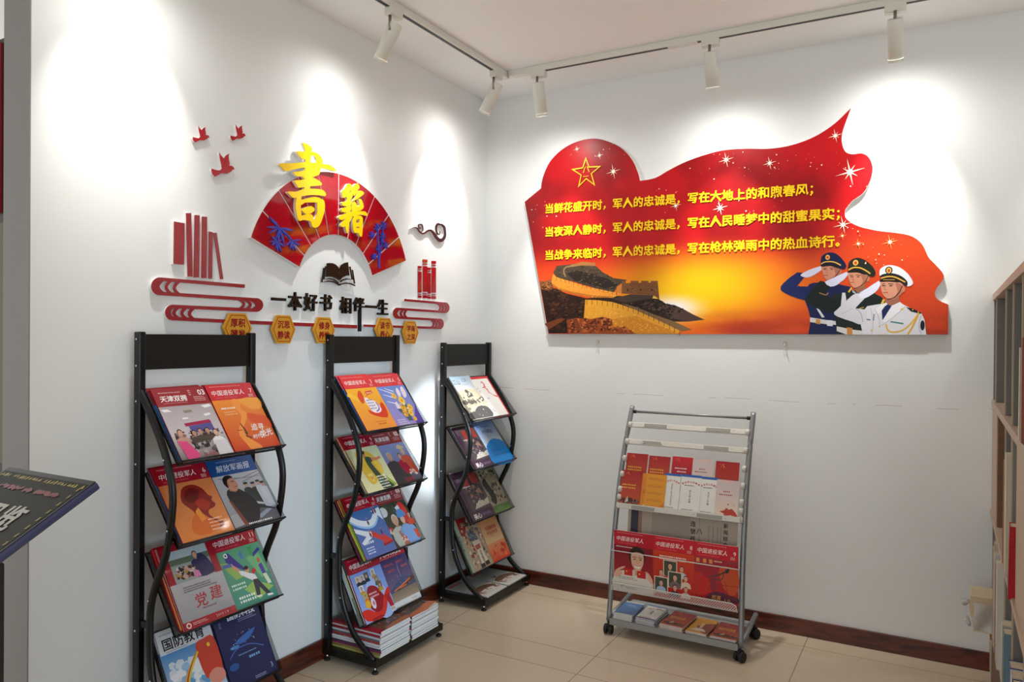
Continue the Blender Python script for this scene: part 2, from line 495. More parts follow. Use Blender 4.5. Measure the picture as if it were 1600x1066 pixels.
track('lighting_track', 'white ceiling track running along the left wall', (0.345, -2.9, HC), (0.345, -0.36, HC), (2.47,))
track('lighting_track', 'white ceiling track running along the back wall', (0.37, -0.375, HC), (4.0, -0.375, HC), (0.09, 0.93))


def spot(x, y, tgt, tilt, label, power=1.0, size=66):
    t = empty('track_spotlight', label, 'spotlight', 'white spotlights on the ceiling tracks', loc=(x, y, HC))
    along_x = abs(tgt[1]) > 0.5
    a = MB()
    if along_x: a.box(-0.04, -0.018, -0.062, 0.04, 0.018, -0.026, 0.003)
    else: a.box(-0.018, -0.04, -0.062, 0.018, 0.04, -0.026, 0.003)
    a.build('adapter', M['lamp'], t)
    off = Vector((0, -0.02, 0)) if along_x else Vector((0.0, -0.026, 0))
    MB().tube([off + Vector((0, 0, -0.06)), off + Vector((0, 0, -0.125))], 0.0065).build('stem', M['stem'], t)
    ax = (Vector((tgt[0], tgt[1], 0)) * math.sin(tilt) + Vector((0, 0, -math.cos(tilt)))).normalized()
    top = Vector((0, 0, -0.088)) + Vector((tgt[0], tgt[1], 0)) * (-0.012)
    end = top + ax * 0.17
    MB().tube([top, top + ax * 0.004, top + ax * 0.006, end - ax * 0.012], [0.026, 0.0295, 0.03, 0.03], 28).build('housing', M['lamp'], t)
    MB().tube([end - ax * 0.012, end], 0.0308, 28, caps=False).build('lens_ring', M['lamp'], t)
    MB().tube([end - ax * 0.010, end - ax * 0.009], 0.029, 28).build('lens', M['glow'], t)
    ld = bpy.data.lights.new('spot_beam', 'SPOT'); ld.energy = SPOT_W * power; ld.color = (1.0, 0.98, 0.93)
    ld.spot_size = math.radians(size); ld.spot_blend = 1.0; ld.shadow_soft_size = 0.018
    lo = bpy.data.objects.new('spot_beam', ld); COL.objects.link(lo); lo.parent = t
    sd = bpy.data.lights.new('spot_spill', 'SPOT'); sd.energy = SPILL_W * power; sd.color = (1.0, 0.985, 0.95)
    sd.spot_size = math.radians(172); sd.spot_blend = 1.0; sd.shadow_soft_size = 0.025
    so = bpy.data.objects.new('spot_spill', sd); COL.objects.link(so); so.parent = t
    so.location = end + ax * 0.004; so.rotation_euler = ax.to_track_quat('-Z', 'Y').to_euler()
    lo.location = end + ax * 0.004; lo.rotation_euler = ax.to_track_quat('-Z', 'Y').to_euler()


R = math.radians
spot(0.345, -2.30, (-1, 0), R(31), 'white track spotlight at the far left of the left track', 1.0)
spot(0.345, -1.315, (-1, 0), R(31), 'white track spotlight in the middle of the left track', 0.85)
spot(0.345, -0.47, (-1, 0), R(31), 'white track spotlight at the corner end of the left track', 0.85)
spot(0.545, -0.375, (0, 1), R(17), 'white track spotlight left of the joint, nearest the corner on the back track', 1.5, 56)
spot(1.43, -0.375, (0, 1), R(20), 'white track spotlight beside the connector in the middle of the back track', 1.7, 54)
spot(2.185, -0.375, (0, 1), R(28), 'white track spotlight at the right of the back track', 1.6, 56)
spot(2.95, -0.375, (0, 1), R(20), 'white track spotlight on the back track above the bookcase', 0.35)

# ------------------------------------------------------------------ wall decoration, left wall
UL, VL, NL = (0, 1, 0), (0, 0, 1), (1, 0, 0)


def lw_root(name, label, cat, group=None, at=(0, 0)):
    y, z = LW(*at)
    return empty(name, label, cat, group, frame(UL, VL, NL, (0, y, z))), (y, z)


def lpts(zpts, zs, zo, org, off=0.015):
    """zoomed tracing -> local plate coordinates"""
    out = []
    for q in zpts:
        y, z = LW(zo[0] + q[0] / zs, zo[1] + q[1] / zs, off); out.append((y - org[0], z - org[1]))
    return out


def lplate(name, label, cat, polys, zs, zo, m, th=(0.004, 0.016), group=None, sm=0, backing=True):
    """one cut-out piece standing off the left wall on a white foam core"""
    c = polys[0][0]
    y, z = LW(zo[0] + c[0] / zs, zo[1] + c[1] / zs)
    mb = MB(); bk = MB()
    for i, pl in enumerate(polys):
        p = lpts(pl, zs, zo, (y, z), th[1])
        if sm: p = catmull(p, sm)
        mb.plate(p, th[1] - 0.003, th[1] + i * 0.00006)
        bk.plate(p, th[0] if th[0] > 0.02 else 0.0, th[1] - 0.003 - i * 0.00003)
    if not label: return mb, bk
    t = empty(name, label, cat, group, frame(UL, VL, NL, (0.0, y, z)))
    mb.build('face', m, t)
    if backing: bk.build('foam_backing', M['whiteedge'], t)
    else: bk.bm.free()
    return t


# doves
dove = [(540, 540), (555, 575), (580, 605), (615, 642), (628, 605), (655, 578), (692, 560), (684, 600), (690, 660), (702, 722), (690, 748), (735, 752), (765, 775), (778, 815), (752, 808), (722, 846), (660, 878), (615, 876), (570, 868), (520, 900), (470, 926), (432, 885), (415, 830), (418, 798), (460, 812), (515, 825), (560, 818), (580, 790), (572, 730), (556, 670), (546, 610)]


def dove_at(x0, y0, x1, y1, label):
    sx = (x1 - x0) / 368.0; sy = (y1 - y0) / 385.0
    pl = [(x0 + (p[0] - 410) * sx, y0 + (p[1] - 540) * sy) for p in dove]
    lplate('dove_cutout', label, 'dove', [pl], 10.155, (290, 185), M['birdred'], (0.004, 0.014), 'red doves on the left wall')


dove_at(410, 540, 778, 925, 'largest red dove cut-out, lowest of the three on the left wall')
dove_at(115, 125, 380, 380, 'small red dove cut-out, upper left of the three on the wall')
dove_at(715, 100, 955, 355, 'small red dove cut-out, upper right of the three on the wall')

# books and scroll ribbons
Z6 = (5.074, (230, 320))
lb = [([(215, 132), (298, 147), (293, 476), (211, 470)], 'wide red book block, leftmost of the left wall books'),
      ([(310, 66), (350, 66), (361, 570), (322, 570)], 'tallest pale red book strip, second from left on the left wall'),
      ([(378, 80), (417, 84), (411, 577), (370, 577)], 'tall dark red book strip, third of the left wall books'),
      ([(436, 93), (476, 96), (470, 582), (430, 582)], 'tall red book strip, fourth of the left wall books'),
      ([(490, 212), (521, 216), (516, 587), (486, 587)], 'short upright red book strip, fifth of the left wall books'),
      ([(526, 222), (552, 222), (605, 590), (580, 592)], 'leaning red book strip at the right end of the left wall books')]
for pl, lab in lb: lplate('book_cutout', lab, 'book cut-out', [pl], Z6[0], Z6[1], M['redm'], (0.004, 0.014), 'red book strips on the left scroll')


def S(pts, wd, n=0):
    if n: pts = catmull(pts, n, False)
    return stroke_outline(pts, wd)


def ribbon(name, label, caps, bars, arcs, zs, zo, wd):
    polys = [S(b, wd) for b in bars]
    for (xa, ya, yb, bul) in caps:   # half-round end, thicker than the bars
        polys.append(S([(xa + bul * math.sin(PI * k / 14), ya + (yb - ya) * (0.5 - 0.5 * math.cos(PI * k / 14))) for k in range(15)], [wd + 14 * zs / 5 * math.sin(PI * k / 14) for k in range(15)]))
    for (xa, ya, yb, bul) in arcs:
        polys.append(S([(xa + bul * math.sin(PI * k / 10), ya + (yb - ya) * k / 10) for k in range(11)], wd * 0.78))
    return lplate(name, label, 'scroll ribbon', polys, zs, zo, M['redm'], (0.004, 0.014))


ribbon('scroll_ribbon', 'large red scroll ribbon under the left wall books',
       [(108, 590, 704, -52), (855, 754, 836, 44), (210, 807, 903, -44)],
       [[(775, 646), (108, 590)], [(108, 704), (855, 754)], [(855, 836), (210, 807)], [(210, 903), (640, 925), (1665, 968)]],
       [(125, 598, 700, -38), (188, 604, 704, -36), (250, 612, 708, -34), (735, 752, 828, 32), (785, 756, 832, 34), (835, 758, 836, 36), (250, 814, 902, -36), (310, 818, 904, -34), (368, 822, 908, -32)], 5.074, (230, 320), 28)
ribbon('scroll_ribbon', 'small red scroll ribbon under the banded books at right',
       [(1010, 366, 508, 48), (235, 455, 602, -48), (925, 637, 774, 38)],
       [[(345, 308), (1010, 366)], [(1010, 508), (235, 455)], [(235, 602), (925, 637)], [(925, 774), (120, 750), (-335, 735)]],
       [(905, 372, 500, 36), (955, 376, 504, 38), (1005, 378, 506, 40), (245, 470, 596, -38), (318, 474, 600, -36), (378, 478, 602, -34), (800, 646, 764, 32), (850, 648, 768, 34), (900, 650, 770, 36)], 10.66, (600, 440), 38)

Z5 = (7.106, (560, 330))
rb = [(668, 703, 608, 962, 'short banded red book, leftmost of the right wall books'), (722, 768, 536, 966, 'tallest banded red book, second of the right wall books'),
      (778, 806, 626, 972, 'thin short banded red book, third of the right wall books'), (820, 863, 552, 974, 'tall banded red book at the right end of the right wall books')]
for x0, x1, y0, y1, lab in rb:
    h = y1 - y0
    cuts = [(y0, y0 + 0.078 * h), (y0 + 0.105 * h, y0 + 0.135 * h), (y0 + 0.175 * h, y1 - 0.165 * h), (y1 - 0.125 * h, y1 - 0.10 * h), (y1 - 0.075 * h, y1)]
    y, z = LW(Z5[1][0] + x0 / Z5[0], Z5[1][1] + y1 / Z5[0])
    t = empty('banded_book_cutout', lab, 'book cut-out', 'banded red books on the right scroll', frame(UL, VL, NL, (0, y, z)))
    for a, b2 in cuts:
        MB().plate(lpts([(x0, a), (x1, a + 2), (x1, b2 + 2), (x0, b2)], Z5[0], Z5[1], (y, z), 0.006), 0.0, 0.006).build('band', M['red'], t)

# cloud scroll
main = [(590, 194), (625, 180), (655, 192), (680, 226), (712, 248), (742, 240), (775, 216), (810, 216), (842, 252), (875, 300), (912, 325), (948, 305), (964, 262), (962, 215), (955, 180), (930, 152), (905, 148), (884, 142), (868, 165), (866, 210), (880, 250), (900, 258), (908, 240), (902, 222)]
mw = [3, 8, 12, 16, 18, 18, 20, 22, 28, 34, 38, 34, 26, 22, 26, 20, 22, 24, 22, 18, 16, 12, 8, 3]
curl = [(695, 234), (716, 215), (716, 180), (708, 152), (690, 146), (674, 150), (670, 172), (680, 192), (692, 190), (690, 176)]
cw = [8, 12, 12, 12, 14, 12, 10, 9, 6, 3]
cat2 = lambda p, ww, k: (catmull(p, k, False), [x[0] for x in catmull([(q, 0) for q in ww], k, False)])
p1, w1 = cat2(main, mw, 4); p2, w2 = cat2(curl, cw, 4)
lplate('cloud_cutout', 'dark brown curling cloud scroll above the right wall books', 'cloud cut-out', [stroke_outline(p1, w1), stroke_outline(p2, w2)], Z5[0], Z5[1], mat('dark_brown_acrylic', (52, 30, 36), 0.2, coat=0.3), (0.004, 0.014))

# open book
ob = [[(375, 290), (450, 285), (540, 292), (620, 330), (690, 400), (708, 440), (708, 780), (640, 710), (540, 672), (440, 662), (342, 668)],
      [(722, 430), (770, 340), (860, 285), (960, 262), (975, 400), (1000, 632), (900, 640), (800, 690), (728, 770)],
      S([(340, 380), (292, 738), (440, 722), (560, 742), (640, 790), (700, 850)], 30), S([(290, 420), (236, 818), (400, 792), (560, 802), (700, 880), (780, 868), (900, 842), (1050, 862), (1160, 915)], 34),
      S([(1012, 385), (1078, 742), (920, 728), (800, 765), (745, 810)], 34), S([(1082, 475), (1142, 860)], 30), [(650, 860), (780, 860), (755, 905), (712, 915), (672, 900)]]
lplate('open_book_cutout', 'black open book cut-out under the red fan', 'open book', ob, 17.76, (490, 395), M['blackacr'], (0.004, 0.015), backing=False)

# the fan: ten red acrylic ribs on a white backing
fy, fz, RO, RI = -1.289, 1.618, 0.521, 0.25
fan = empty('fan_board', 'red folding fan board of ten ribs on the left wall', 'fan', None, frame(UL, VL, NL, (0, fy, fz)))


def sector(a0, a1, r0, r1, n=8):
    return [(r1 * math.cos(a0 + (a1 - a0) * k / n), r1 * math.sin(a0 + (a1 - a0) * k / n)) for k in range(n + 1)] + [(r0 * math.cos(a1 - (a1 - a0) * k / n), r0 * math.sin(a1 - (a1 - a0) * k / n)) for k in range(n + 1)]


MB().plate(sector(R(20), R(160), RI, RO, 50), 0, 0.02).build('backing', M['whiteedge'], fan)
for k in range(10):
    a0, a1 = R(20 + 14 * k), R(34 + 14 * k); g0, g1 = 0.0035 / RI, 0.0035 / RO
    n = 8
    o = [(RO * math.cos(a0 + g1 + (a1 - a0 - 2 * g1) * j / n), RO * math.sin(a0 + g1 + (a1 - a0 - 2 * g1) * j / n)) for j in range(n + 1)]
    i_ = [(RI * math.cos(a1 - g0 - (a1 - a0 - 2 * g0) * j / n), RI * math.sin(a1 - g0 - (a1 - a0 - 2 * g0) * j / n)) for j in range(n + 1)]
    MB().plate(o + i_, 0.0202, 0.0235).build('rib', M['red'], fan)

# bamboo sprigs on the fan
def leaf(x0, y0, x1, y1, wd):
    dx, dy = x1 - x0, y1 - y0; d = math.hypot(dx, dy); nx, ny = -dy / d * wd, dx / d * wd
    return [(x0, y0), (x0 + dx * .3 + nx * .8, y0 + dy * .3 + ny * .8), (x0 + dx * .6 + nx, y0 + dy * .6 + ny), (x1, y1), (x0 + dx * .6 - nx, y0 + dy * .6 - ny), (x0 + dx * .3 - nx * .8, y0 + dy * .3 - ny * .8)]


b1 = [leaf(610, 380, x, y, q) for x, y, q in ((430, 200, 22), (395, 372, 18), (425, 475, 18), (540, 600, 15), (585, 615, 15), (685, 660, 18), (850, 435, 20), (770, 540, 20))]
b1 += [leaf(575, 610, x, y, 15) for x, y in ((440, 612), (465, 680), (540, 730), (572, 785), (640, 795), (690, 700), (650, 580), (460, 520))]
b1 += [leaf(810, 600, x, y, 14) for x, y in ((695, 690), (785, 735), (830, 765), (885, 765), (965, 690), (975, 585), (750, 510))]
b1 += [S([(590, 370), (820, 600)], 12), S([(590, 370), (575, 620)], 8)]
r = random.Random(4); b2 = [S([(235, 632), (228, 420), (215, 190)], [16, 12, 8]), S([(232, 560), (250, 420), (272, 290), (280, 150)], [12, 10, 9, 7])]
for cx_, cy_, L_ in ((215, 180, 48), (280, 158, 50), (155, 265, 42), (272, 275, 42), (228, 415, 40), (300, 380, 40), (175, 505, 38), (265, 330, 30)):
    for k in range(9):
        a = k * 2 * PI / 9 + r.uniform(-.2, .2); b2.append(leaf(cx_, cy_, cx_ + L_ * math.cos(a), cy_ + L_ * math.sin(a), 4.2))
for polys, zs, zo, lab in ((b1, 10.66, (380, 320), 'blue bamboo leaf sprig on the left ribs of the red fan'), (b2, 7.106, (560, 330), 'blue bamboo stalks with leaves on the right ribs of the red fan')):
    mb = MB(); c = polys[0][0]; y, z = LW(zo[0] + c[0] / zs, zo[1] + c[1] / zs, .027)
    for i, pl in enumerate(polys): mb.plate(lpts(pl, zs, zo, (y, z), 0.028), 0, 0.005 + i * 0.00004)
    o = mb.build('bamboo_cutout', M['blue']); o.matrix_world = frame(UL, VL, NL, (0.0236, y, z)); tag(o, lab, 'bamboo')

# the two brush characters
shu = [[(305, 60), (350, 70), (395, 100), (410, 130), (395, 250), (388, 420), (330, 430), (338, 260), (335, 140)],
       [(238, 155), (330, 155), (430, 158), (490, 190), (525, 240), (530, 290), (505, 360), (440, 388), (400, 380), (385, 345), (440, 300), (462, 250), (440, 205), (400, 205), (335, 242), (285, 220)],
       [(45, 290), (200, 285), (350, 272), (500, 290), (600, 300), (650, 330), (680, 375), (620, 362), (540, 342), (430, 322), (250, 345), (120, 375), (80, 340)],
       [(205, 385), (290, 375), (360, 350), (480, 335), (495, 400), (440, 432), (340, 462), (300, 430), (240, 430)],
       [(215, 478), (300, 470), (400, 440), (500, 490), (512, 530), (400, 540), (320, 552), (260, 555), (235, 520)],
       [(140, 600), (240, 600), (330, 570), (450, 570), (520, 580), (560, 615), (555, 650), (480, 640), (380, 640), (290, 655), (210, 672), (170, 645)],
       [(330, 400), (395, 400), (390, 530), (372, 600), (305, 600), (335, 530)],
       [(240, 660), (290, 650), (285, 720), (285, 800), (300, 910), (265, 922), (240, 860), (228, 760)],
       [(262, 705), (340, 680), (440, 660), (510, 680), (545, 712), (440, 720), (340, 722), (285, 750)],
       [(470, 700), (520, 688), (548, 720), (550, 800), (530, 880), (500, 960), (470, 995), (430, 1000), (410, 980), (395, 915), (440, 905), (468, 830)],
       [(290, 800), (340, 775), (400, 762), (440, 800), (400, 840), (340, 850), (310, 825)],
       [(275, 880), (360, 850), (410, 860), (425, 900), (400, 930), (330, 915), (262, 922)]]
lplate('wall_character', 'larger yellow raised character at the top left of the fan', 'character', shu, 7.11, (430, 215), M['yellow'], (0.024, 0.038), 'yellow raised characters on the fan', 3)
ji = [[(165, 215), (210, 170), (260, 90), (300, 80), (335, 110), (340, 160), (290, 230), (330, 240), (310, 330), (260, 378), (240, 310), (180, 325)],
      [(350, 150), (400, 85), (440, 82), (470, 140), (440, 190), (385, 285), (368, 262), (400, 150), (380, 190), (330, 340), (300, 370), (310, 280)],
      [(430, 230), (480, 200), (545, 232), (530, 272), (440, 340), (345, 388), (405, 310)],
      [(155, 410), (230, 390), (320, 380), (342, 420), (280, 460), (190, 466)], [(145, 520), (220, 495), (310, 490), (322, 530), (240, 576), (170, 570)],
      [(100, 665), (200, 610), (340, 570), (460, 570), (350, 642), (250, 682), (150, 716)],
      [(245, 370), (310, 380), (302, 600), (290, 780), (265, 942), (235, 900), (218, 800), (240, 600)], [(140, 790), (200, 720), (250, 690), (240, 790), (200, 835), (150, 830)], [(285, 690), (345, 648), (312, 725), (280, 765)],
      [(450, 355), (500, 358), (540, 470), (520, 522), (450, 562), (430, 500), (472, 450)], [(370, 395), (420, 440), (442, 520), (420, 600), (360, 622), (328, 500)], [(345, 622), (440, 570), (560, 565), (607, 620), (590, 642), (480, 622), (380, 662)],
      [(360, 680), (402, 650), (410, 760), (412, 930), (370, 920), (350, 800)], [(388, 672), (450, 640), (500, 650), (522, 692), (440, 702), (400, 722)], [(470, 660), (522, 690), (522, 850), (512, 990), (480, 1002), (448, 940), (465, 850)],
      [(400, 770), (470, 765), (470, 825), (400, 830)], [(400, 870), (470, 860), (462, 932), (400, 932)]]
lplate('wall_character', 'smaller yellow raised character right of centre on the fan', 'character', ji, 11.2, (520, 280), M['yellow'], (0.024, 0.038), 'yellow raised characters on the fan', 3)

# the black motto, one cut-out per character
def char_piece(ch, px, py, wpx, hpx, label, bold=0.035, group=None):
    y0, _ = LW(px - wpx / 2, py, 0.015); y1, _ = LW(px + wpx / 2, py, 0.015); yc, z0 = LW(px, py + hpx / 2, 0.015); _, z1 = LW(px, py - hpx / 2, 0.015)
    vs, fs, bb = glyphs(ch, 0, 0.0, 1, 3, 0.5)
    bo = bold * .7; k = len(vs); V0 = vs; vs = []; F0 = fs; fs = []
    for i, (dx, dy) in enumerate(((-1, -1), (1, -1), (-1, 1), (1, 1), (0, 0), (-1, 0), (1, 0), (0, 1), (0, -1))):
        vs += [(v[0] + dx * bo, v[1] + dy * bo * .8, v[2] + i * .004 * (1 if v[2] > 0 else -1)) for v in V0]; fs += [tuple(j + i * k for j in f) for f in F0]
    bb = (bb[0] - bo, bb[1] - bo * .8, bb[2] + bo, bb[3] + bo * .8)
    sx = (y1 - y0) / (bb[2] - bb[0]); sy = (z1 - z0) / (bb[3] - bb[1])
    me = bpy.data.meshes.new('motto_character')
    me.from_pydata([((v[0] - bb[0]) * sx, (v[1] - bb[1]) * sy, 0.009 + v[2] * 0.008) for v in vs], [], fs)
    o = link('motto_character', me, None, (M['blackacr'],)); o.matrix_world = frame(UL, VL, NL, (0, y0, z0))
    tag(o, label, 'character', group)
    return o


G = 'black motto characters under the fan'
for a in (('一', 437, 467.8, 22, 4.5, 'first black motto character, a single bar at the far left'), ('本', 462.5, 471, 21.5, 29, 'second black motto character, tree-like, after the left bar'), ('好', 486.8, 472.4, 21, 28, 'third black motto character, under the left end of the fan'),
          ('书', 510.8, 473, 18.5, 26, 'fourth black motto character, below the open book'), ('相', 541.4, 477, 17.8, 26, 'fifth black motto character, first after the gap'), ('伴', 562, 476, 17.8, 22, 'sixth black motto character, above the long vertical bar'),
          ('一', 581.5, 479.5, 17.5, 4, 'seventh black motto character, a single bar near the right end'), ('生', 599.5, 480.2, 16.5, 24, 'last black motto character at the right end')):
    char_piece(*a, group=G)
y, z = LW(563.8, 518, .015); y2, z2 = LW(563.8, 484, .015)
o = MB().box(-0.006, 0, 0, 0.006, z2 - z, 0.014).build('vertical_stroke', M['blackacr']); o.matrix_world = frame(UL, VL, NL, (0, y, z)); tag(o, 'long black vertical stroke below the sixth motto character', 'character stroke')

# gold hexagon plaques
for (px, py, hw, hh, t1, t2, lab) in ((370.5, 513, 22.6, 23.5, '厚积', '薄发', 'gold hexagon plaque behind the right post of the nearest rack'), (442.2, 514.8, 18.8, 22, '沉思', '静读', 'gold hexagon plaque in the gap between the first two racks'),
                                      (505.7, 516.2, 16.9, 20.3, '修身', '养性', 'gold hexagon plaque behind the left post of the middle rack'), (600.3, 515.5, 14.5, 18.6, '读书', '养心', 'gold hexagon plaque behind the right of the middle rack header'),
                                      (641.2, 519.6, 12.2, 17.8, '学海', '之深', 'small gold hexagon plaque right of the middle rack')):
    off = 0.02
    ya, _ = LW(px - hw, py, off); yb, _ = LW(px + hw, py, off); yc, zc = LW(px, py, off); _, zt = LW(px, py - hh, off)
    W2, H2 = (yb - ya) / 2, zt - zc; yc = (ya + yb) / 2
    t = empty('hexagon_plaque', lab, 'plaque', 'gold hexagon plaques', frame(UL, VL, NL, (0.014, yc, zc)))
    hx = lambda q: [(W2 * q, 0), (W2 * .55 * q, H2 * q), (-W2 * .55 * q, H2 * q), (-W2 * q, 0), (-W2 * .55 * q, -H2 * q), (W2 * .55 * q, -H2 * q)]
    MB().plate(hx(1), 0, 0.009).build('board', M['gold'], t)
    A = Art(); o6, i6 = hx(0.88), hx(0.83)
    for k in range(6): A._raw([o6[k], o6[(k + 1) % 6], i6[(k + 1) % 6], i6[k]], [(0, 1, 2, 3)], (150, 40, 24))
    s = W2 * 0.52
    A.text(t1, 0, H2 * .12, s, (140, 18, 24), 'c', bold=.05); A.text(t2, 0, -H2 * .62, s, (140, 18, 24), 'c', bold=.05)
    A.build('lettering', t, M['poster_print'], 1, 0.0094)

# ------------------------------------------------------------------ flag-shaped poster on the back wall
UBk, VBk, NBk = (1, 0, 0), (0, 0, 1), (0, -1, 0)
PO = BW(858, 522, 0.02)
PT = 0.022
poster = empty('wall_poster', 'large red flag-shaped poster of soldiers and wall on back wall', 'poster', None, frame(UBk, VBk, NBk, (PO[0], 0, PO[1])))


def pp(zp, zs=2.2857, zo=(800, 150)):
    x, z = BW(zo[0] + zp[0] / zs, zo[1] + zp[1] / zs, PT); return (x - PO[0], z - PO[1])


runs = [[(103, 330), (110, 290), (135, 235), (180, 190), (235, 162), (295, 152), (350, 165), (395, 190), (430, 230), (450, 275), (457, 303)],
        [(457, 303), (510, 293), (560, 265), (620, 235), (690, 210), (760, 193), (840, 188), (920, 188), (1000, 175), (1080, 145), (1150, 100), (1211, 42)],
        [(1211, 42), (1195, 85), (1180, 130), (1178, 165), (1190, 198), (1215, 208), (1250, 205), (1275, 220), (1288, 255), (1280, 300), (1255, 345), (1215, 375), (1190, 405)],
        [(1190, 405), (1192, 435), (1230, 462), (1300, 480), (1380, 490), (1430, 502), (1465, 530), (1487, 575), (1510, 600), (1538, 632), (1540, 655), (1512, 695), (1518, 725), (1558, 745)],
        [(1558, 745), (1557, 852)], [(1557, 852), (130, 850)], [(130, 850), (45, 378)], [(45, 378), (103, 330)]]
outl = []
for rn in runs:
    q = [pp(p) for p in rn]
    outl += (catmull(q, 5, False) if len(q) > 2 else q)[:-1]
MB().plate(outl, 0.0, PT - 0.0015).build('board', M['whiteedge'], poster)


def mixc(a, b, t):
    t = max(0.0, min(1.0, t)); return tuple(a[i] + (b[i] - a[i]) * t for i in range(3))


def sm(t): t = max(0.0, min(1.0, t)); return t * t * (3 - 2 * t)


def poster_col(x, y):
    """x, y in metres from the lower left corner"""
    nz = noise.fractal(Vector((x * 3, y * 3, 1.7)), 1.0, 2.0, 4)
    red = mixc((178, 14, 22), (128, 7, 13), sm(0.5 + 0.9 * nz + 0.35 * math.sin(x * 5.2 + y * 4)))
    orange = (216, 74, 28)
    c = mixc(orange, red, sm((y - 0.30 - 0.02 * nz) / 0.22))
    if x > 1.3: c = mixc(c, (204, 66, 26), sm((x - 1.3) / 0.4) * sm((0.62 - y) / 0.25))
    gl = math.hypot((x - 0.84) / 0.74, (y - 0.23) / 0.30)
    c = mixc((236, 190, 8), c, sm(gl * 1.05 - .05))
    band = noise.fractal(Vector((x * 2.0, y * 16, 3.1)), 1.0, 2.0, 4)
    c = mixc(c, (164, 50, 28), sm((0.15 - y) / 0.12) * sm((x - 0.75) / 0.35) * sm(0.65 + band))
    wg = math.hypot((x - 0.70) / 0.22, (y - 0.135) / 0.085)
    c = mixc((238, 232, 236), c, sm(wg - 0.15))
    return c


pts = []
nx, ny = 110, 60
inside = []
def pin(p):
    c = False; k = len(outl)
    for i in range(k):
        a, b = outl[i], outl[(i + 1) % k]
        if (a[1] > p[1]) != (b[1] > p[1]) and p[0] < (b[0] - a[0]) * (p[1] - a[1]) / (b[1] - a[1]) + a[0]: c = not c
    return c


xs = [p[0] for p in outl]; ys = [p[1] for p in outl]
grid = []
for i in range(nx):
    for j in range(ny):
        p = (min(xs) + (max(xs) - min(xs)) * (i + .5) / nx, min(ys) + (max(ys) - min(ys)) * (j + .5 * (i % 2) + .25) / ny)
        if pin(p): grid.append(p)
res = geometry.delaunay_2d_cdt([Vector(p) for p in outl + grid], [(i, (i + 1) % len(outl)) for i in range(len(outl))], [], 1, 1e-6)
A = Art()
A._raw([tuple(v) for v in res[0]], [tuple(f) for f in res[2]], [poster_col(v[0], v[1]) for v in res[0]])
A.layer = 6
Z8 = (5.517, (840, 390))
g = lambda L_: [pp(p, *Z8) for p in L_]
A.poly(g([(16, 272), (60, 276), (120, 255), (130, 330), (250, 380), (420, 420), (700, 400), (1040, 425), (1110, 470), (1180, 478), (1260, 515), (1340, 560), (1440, 606), (1290, 622), (1180, 622), (1000, 560), (850, 726), (94, 724)]), (44, 27, 20))
A.poly(g([(1060, 440), (1110, 470), (1180, 478), (1260, 515), (1340, 560), (1440, 606), (1290, 622), (1180, 600), (1080, 540)]), (72, 52, 46))
A.poly(g([(15, 270), (60, 276), (120, 255), (135, 330), (90, 370), (30, 340)]), (128, 78, 42))
A.tex(g([(50, 310), (120, 296), (250, 400), (420, 430), (400, 708), (118, 706)]), 260, .006, .02, [(30, 19, 15), (58, 37, 26), (82, 50, 30), (38, 24, 18), (70, 40, 24)], 3)
A.tex(g([(36, 288), (60, 284), (118, 264), (130, 330), (90, 360), (48, 335)]), 60, .004, .01, [(150, 96, 52), (90, 54, 30), (170, 110, 60)], 4)
A.tex(g([(760, 470), (1000, 430), (1110, 470), (1180, 478), (1260, 520), (1180, 600), (1000, 540)]), 110, .006, .018, [(30, 22, 18), (58, 42, 34), (84, 62, 50), (24, 18, 16)], 5)
A.poly(g([(135, 195), (165, 140), (230, 135), (330, 120), (400, 110), (500, 140), (560, 195), (650, 245), (770, 262), (690, 320), (660, 368), (500, 335), (300, 275), (160, 245)]), (72, 60, 46))
A.poly(g([(250, 210), (330, 180), (480, 210), (600, 250), (690, 300), (640, 350), (480, 310), (320, 268)]), (40, 32, 28))
A.tex(g([(140, 200), (170, 150), (330, 125), (500, 145), (650, 250), (690, 318), (660, 360), (480, 330), (300, 275)]), 160, .004, .012, [(54, 44, 34), (92, 76, 54), (36, 28, 24), (110, 88, 60)], 6, .3)
A.poly(g([(280, 132), (330, 122), (380, 105), (495, 115), (500, 142), (390, 138), (300, 145)]), (156, 104, 54))
A.stroke(g([(240, 235), (225, 185), (250, 150), (330, 140)]), .008, (140, 112, 74), 4)
A.poly(g([(118, 280), (132, 212), (170, 240), (280, 275), (440, 325), (680, 372), (725, 290), (725, 380), (650, 415), (480, 415), (300, 385), (180, 345), (130, 310)]), (222, 142, 50))
A.poly(g([(120, 290), (180, 330), (300, 365), (480, 395), (650, 405), (600, 415), (480, 415), (300, 385), (180, 345), (130, 312)]), (178, 104, 34))
A.tex(g([(120, 282), (170, 248), (280, 285), (440, 333), (680, 380), (650, 412), (480, 412), (300, 382), (180, 342)]), 240, .002, .0055, [(226, 150, 60), (190, 112, 36), (232, 166, 84), (170, 98, 34), (214, 132, 40)], 7, .5)
for k in range(15):
    a = k / 14; x = 160 + 520 * a; yv = 238 + 130 * a ** .9
    A.stroke(g([(x, yv - 14), (x + 2, yv + 26)]), .0022, (60, 32, 20))
A.poly(g([(680, 322), (725, 290), (1035, 285), (1050, 430), (1000, 395), (800, 382), (725, 380), (690, 372)]), (116, 72, 40))
A.poly(g([(680, 322), (725, 290), (725, 380), (690, 372)]), (196, 118, 48))
for x0, x1 in ((725, 760), (800, 870), (892, 955), (975, 1036)): A.poly(g([(x0, 270), (x1, 270), (x1, 292), (x0, 292)]), (122, 76, 44))
A.tex(g([(725, 292), (1035, 290), (1048, 425), (1000, 395), (800, 382), (725, 378)]), 120, .003, .008, [(132, 84, 46), (96, 58, 34), (148, 96, 56), (78, 48, 30)], 8, .4)
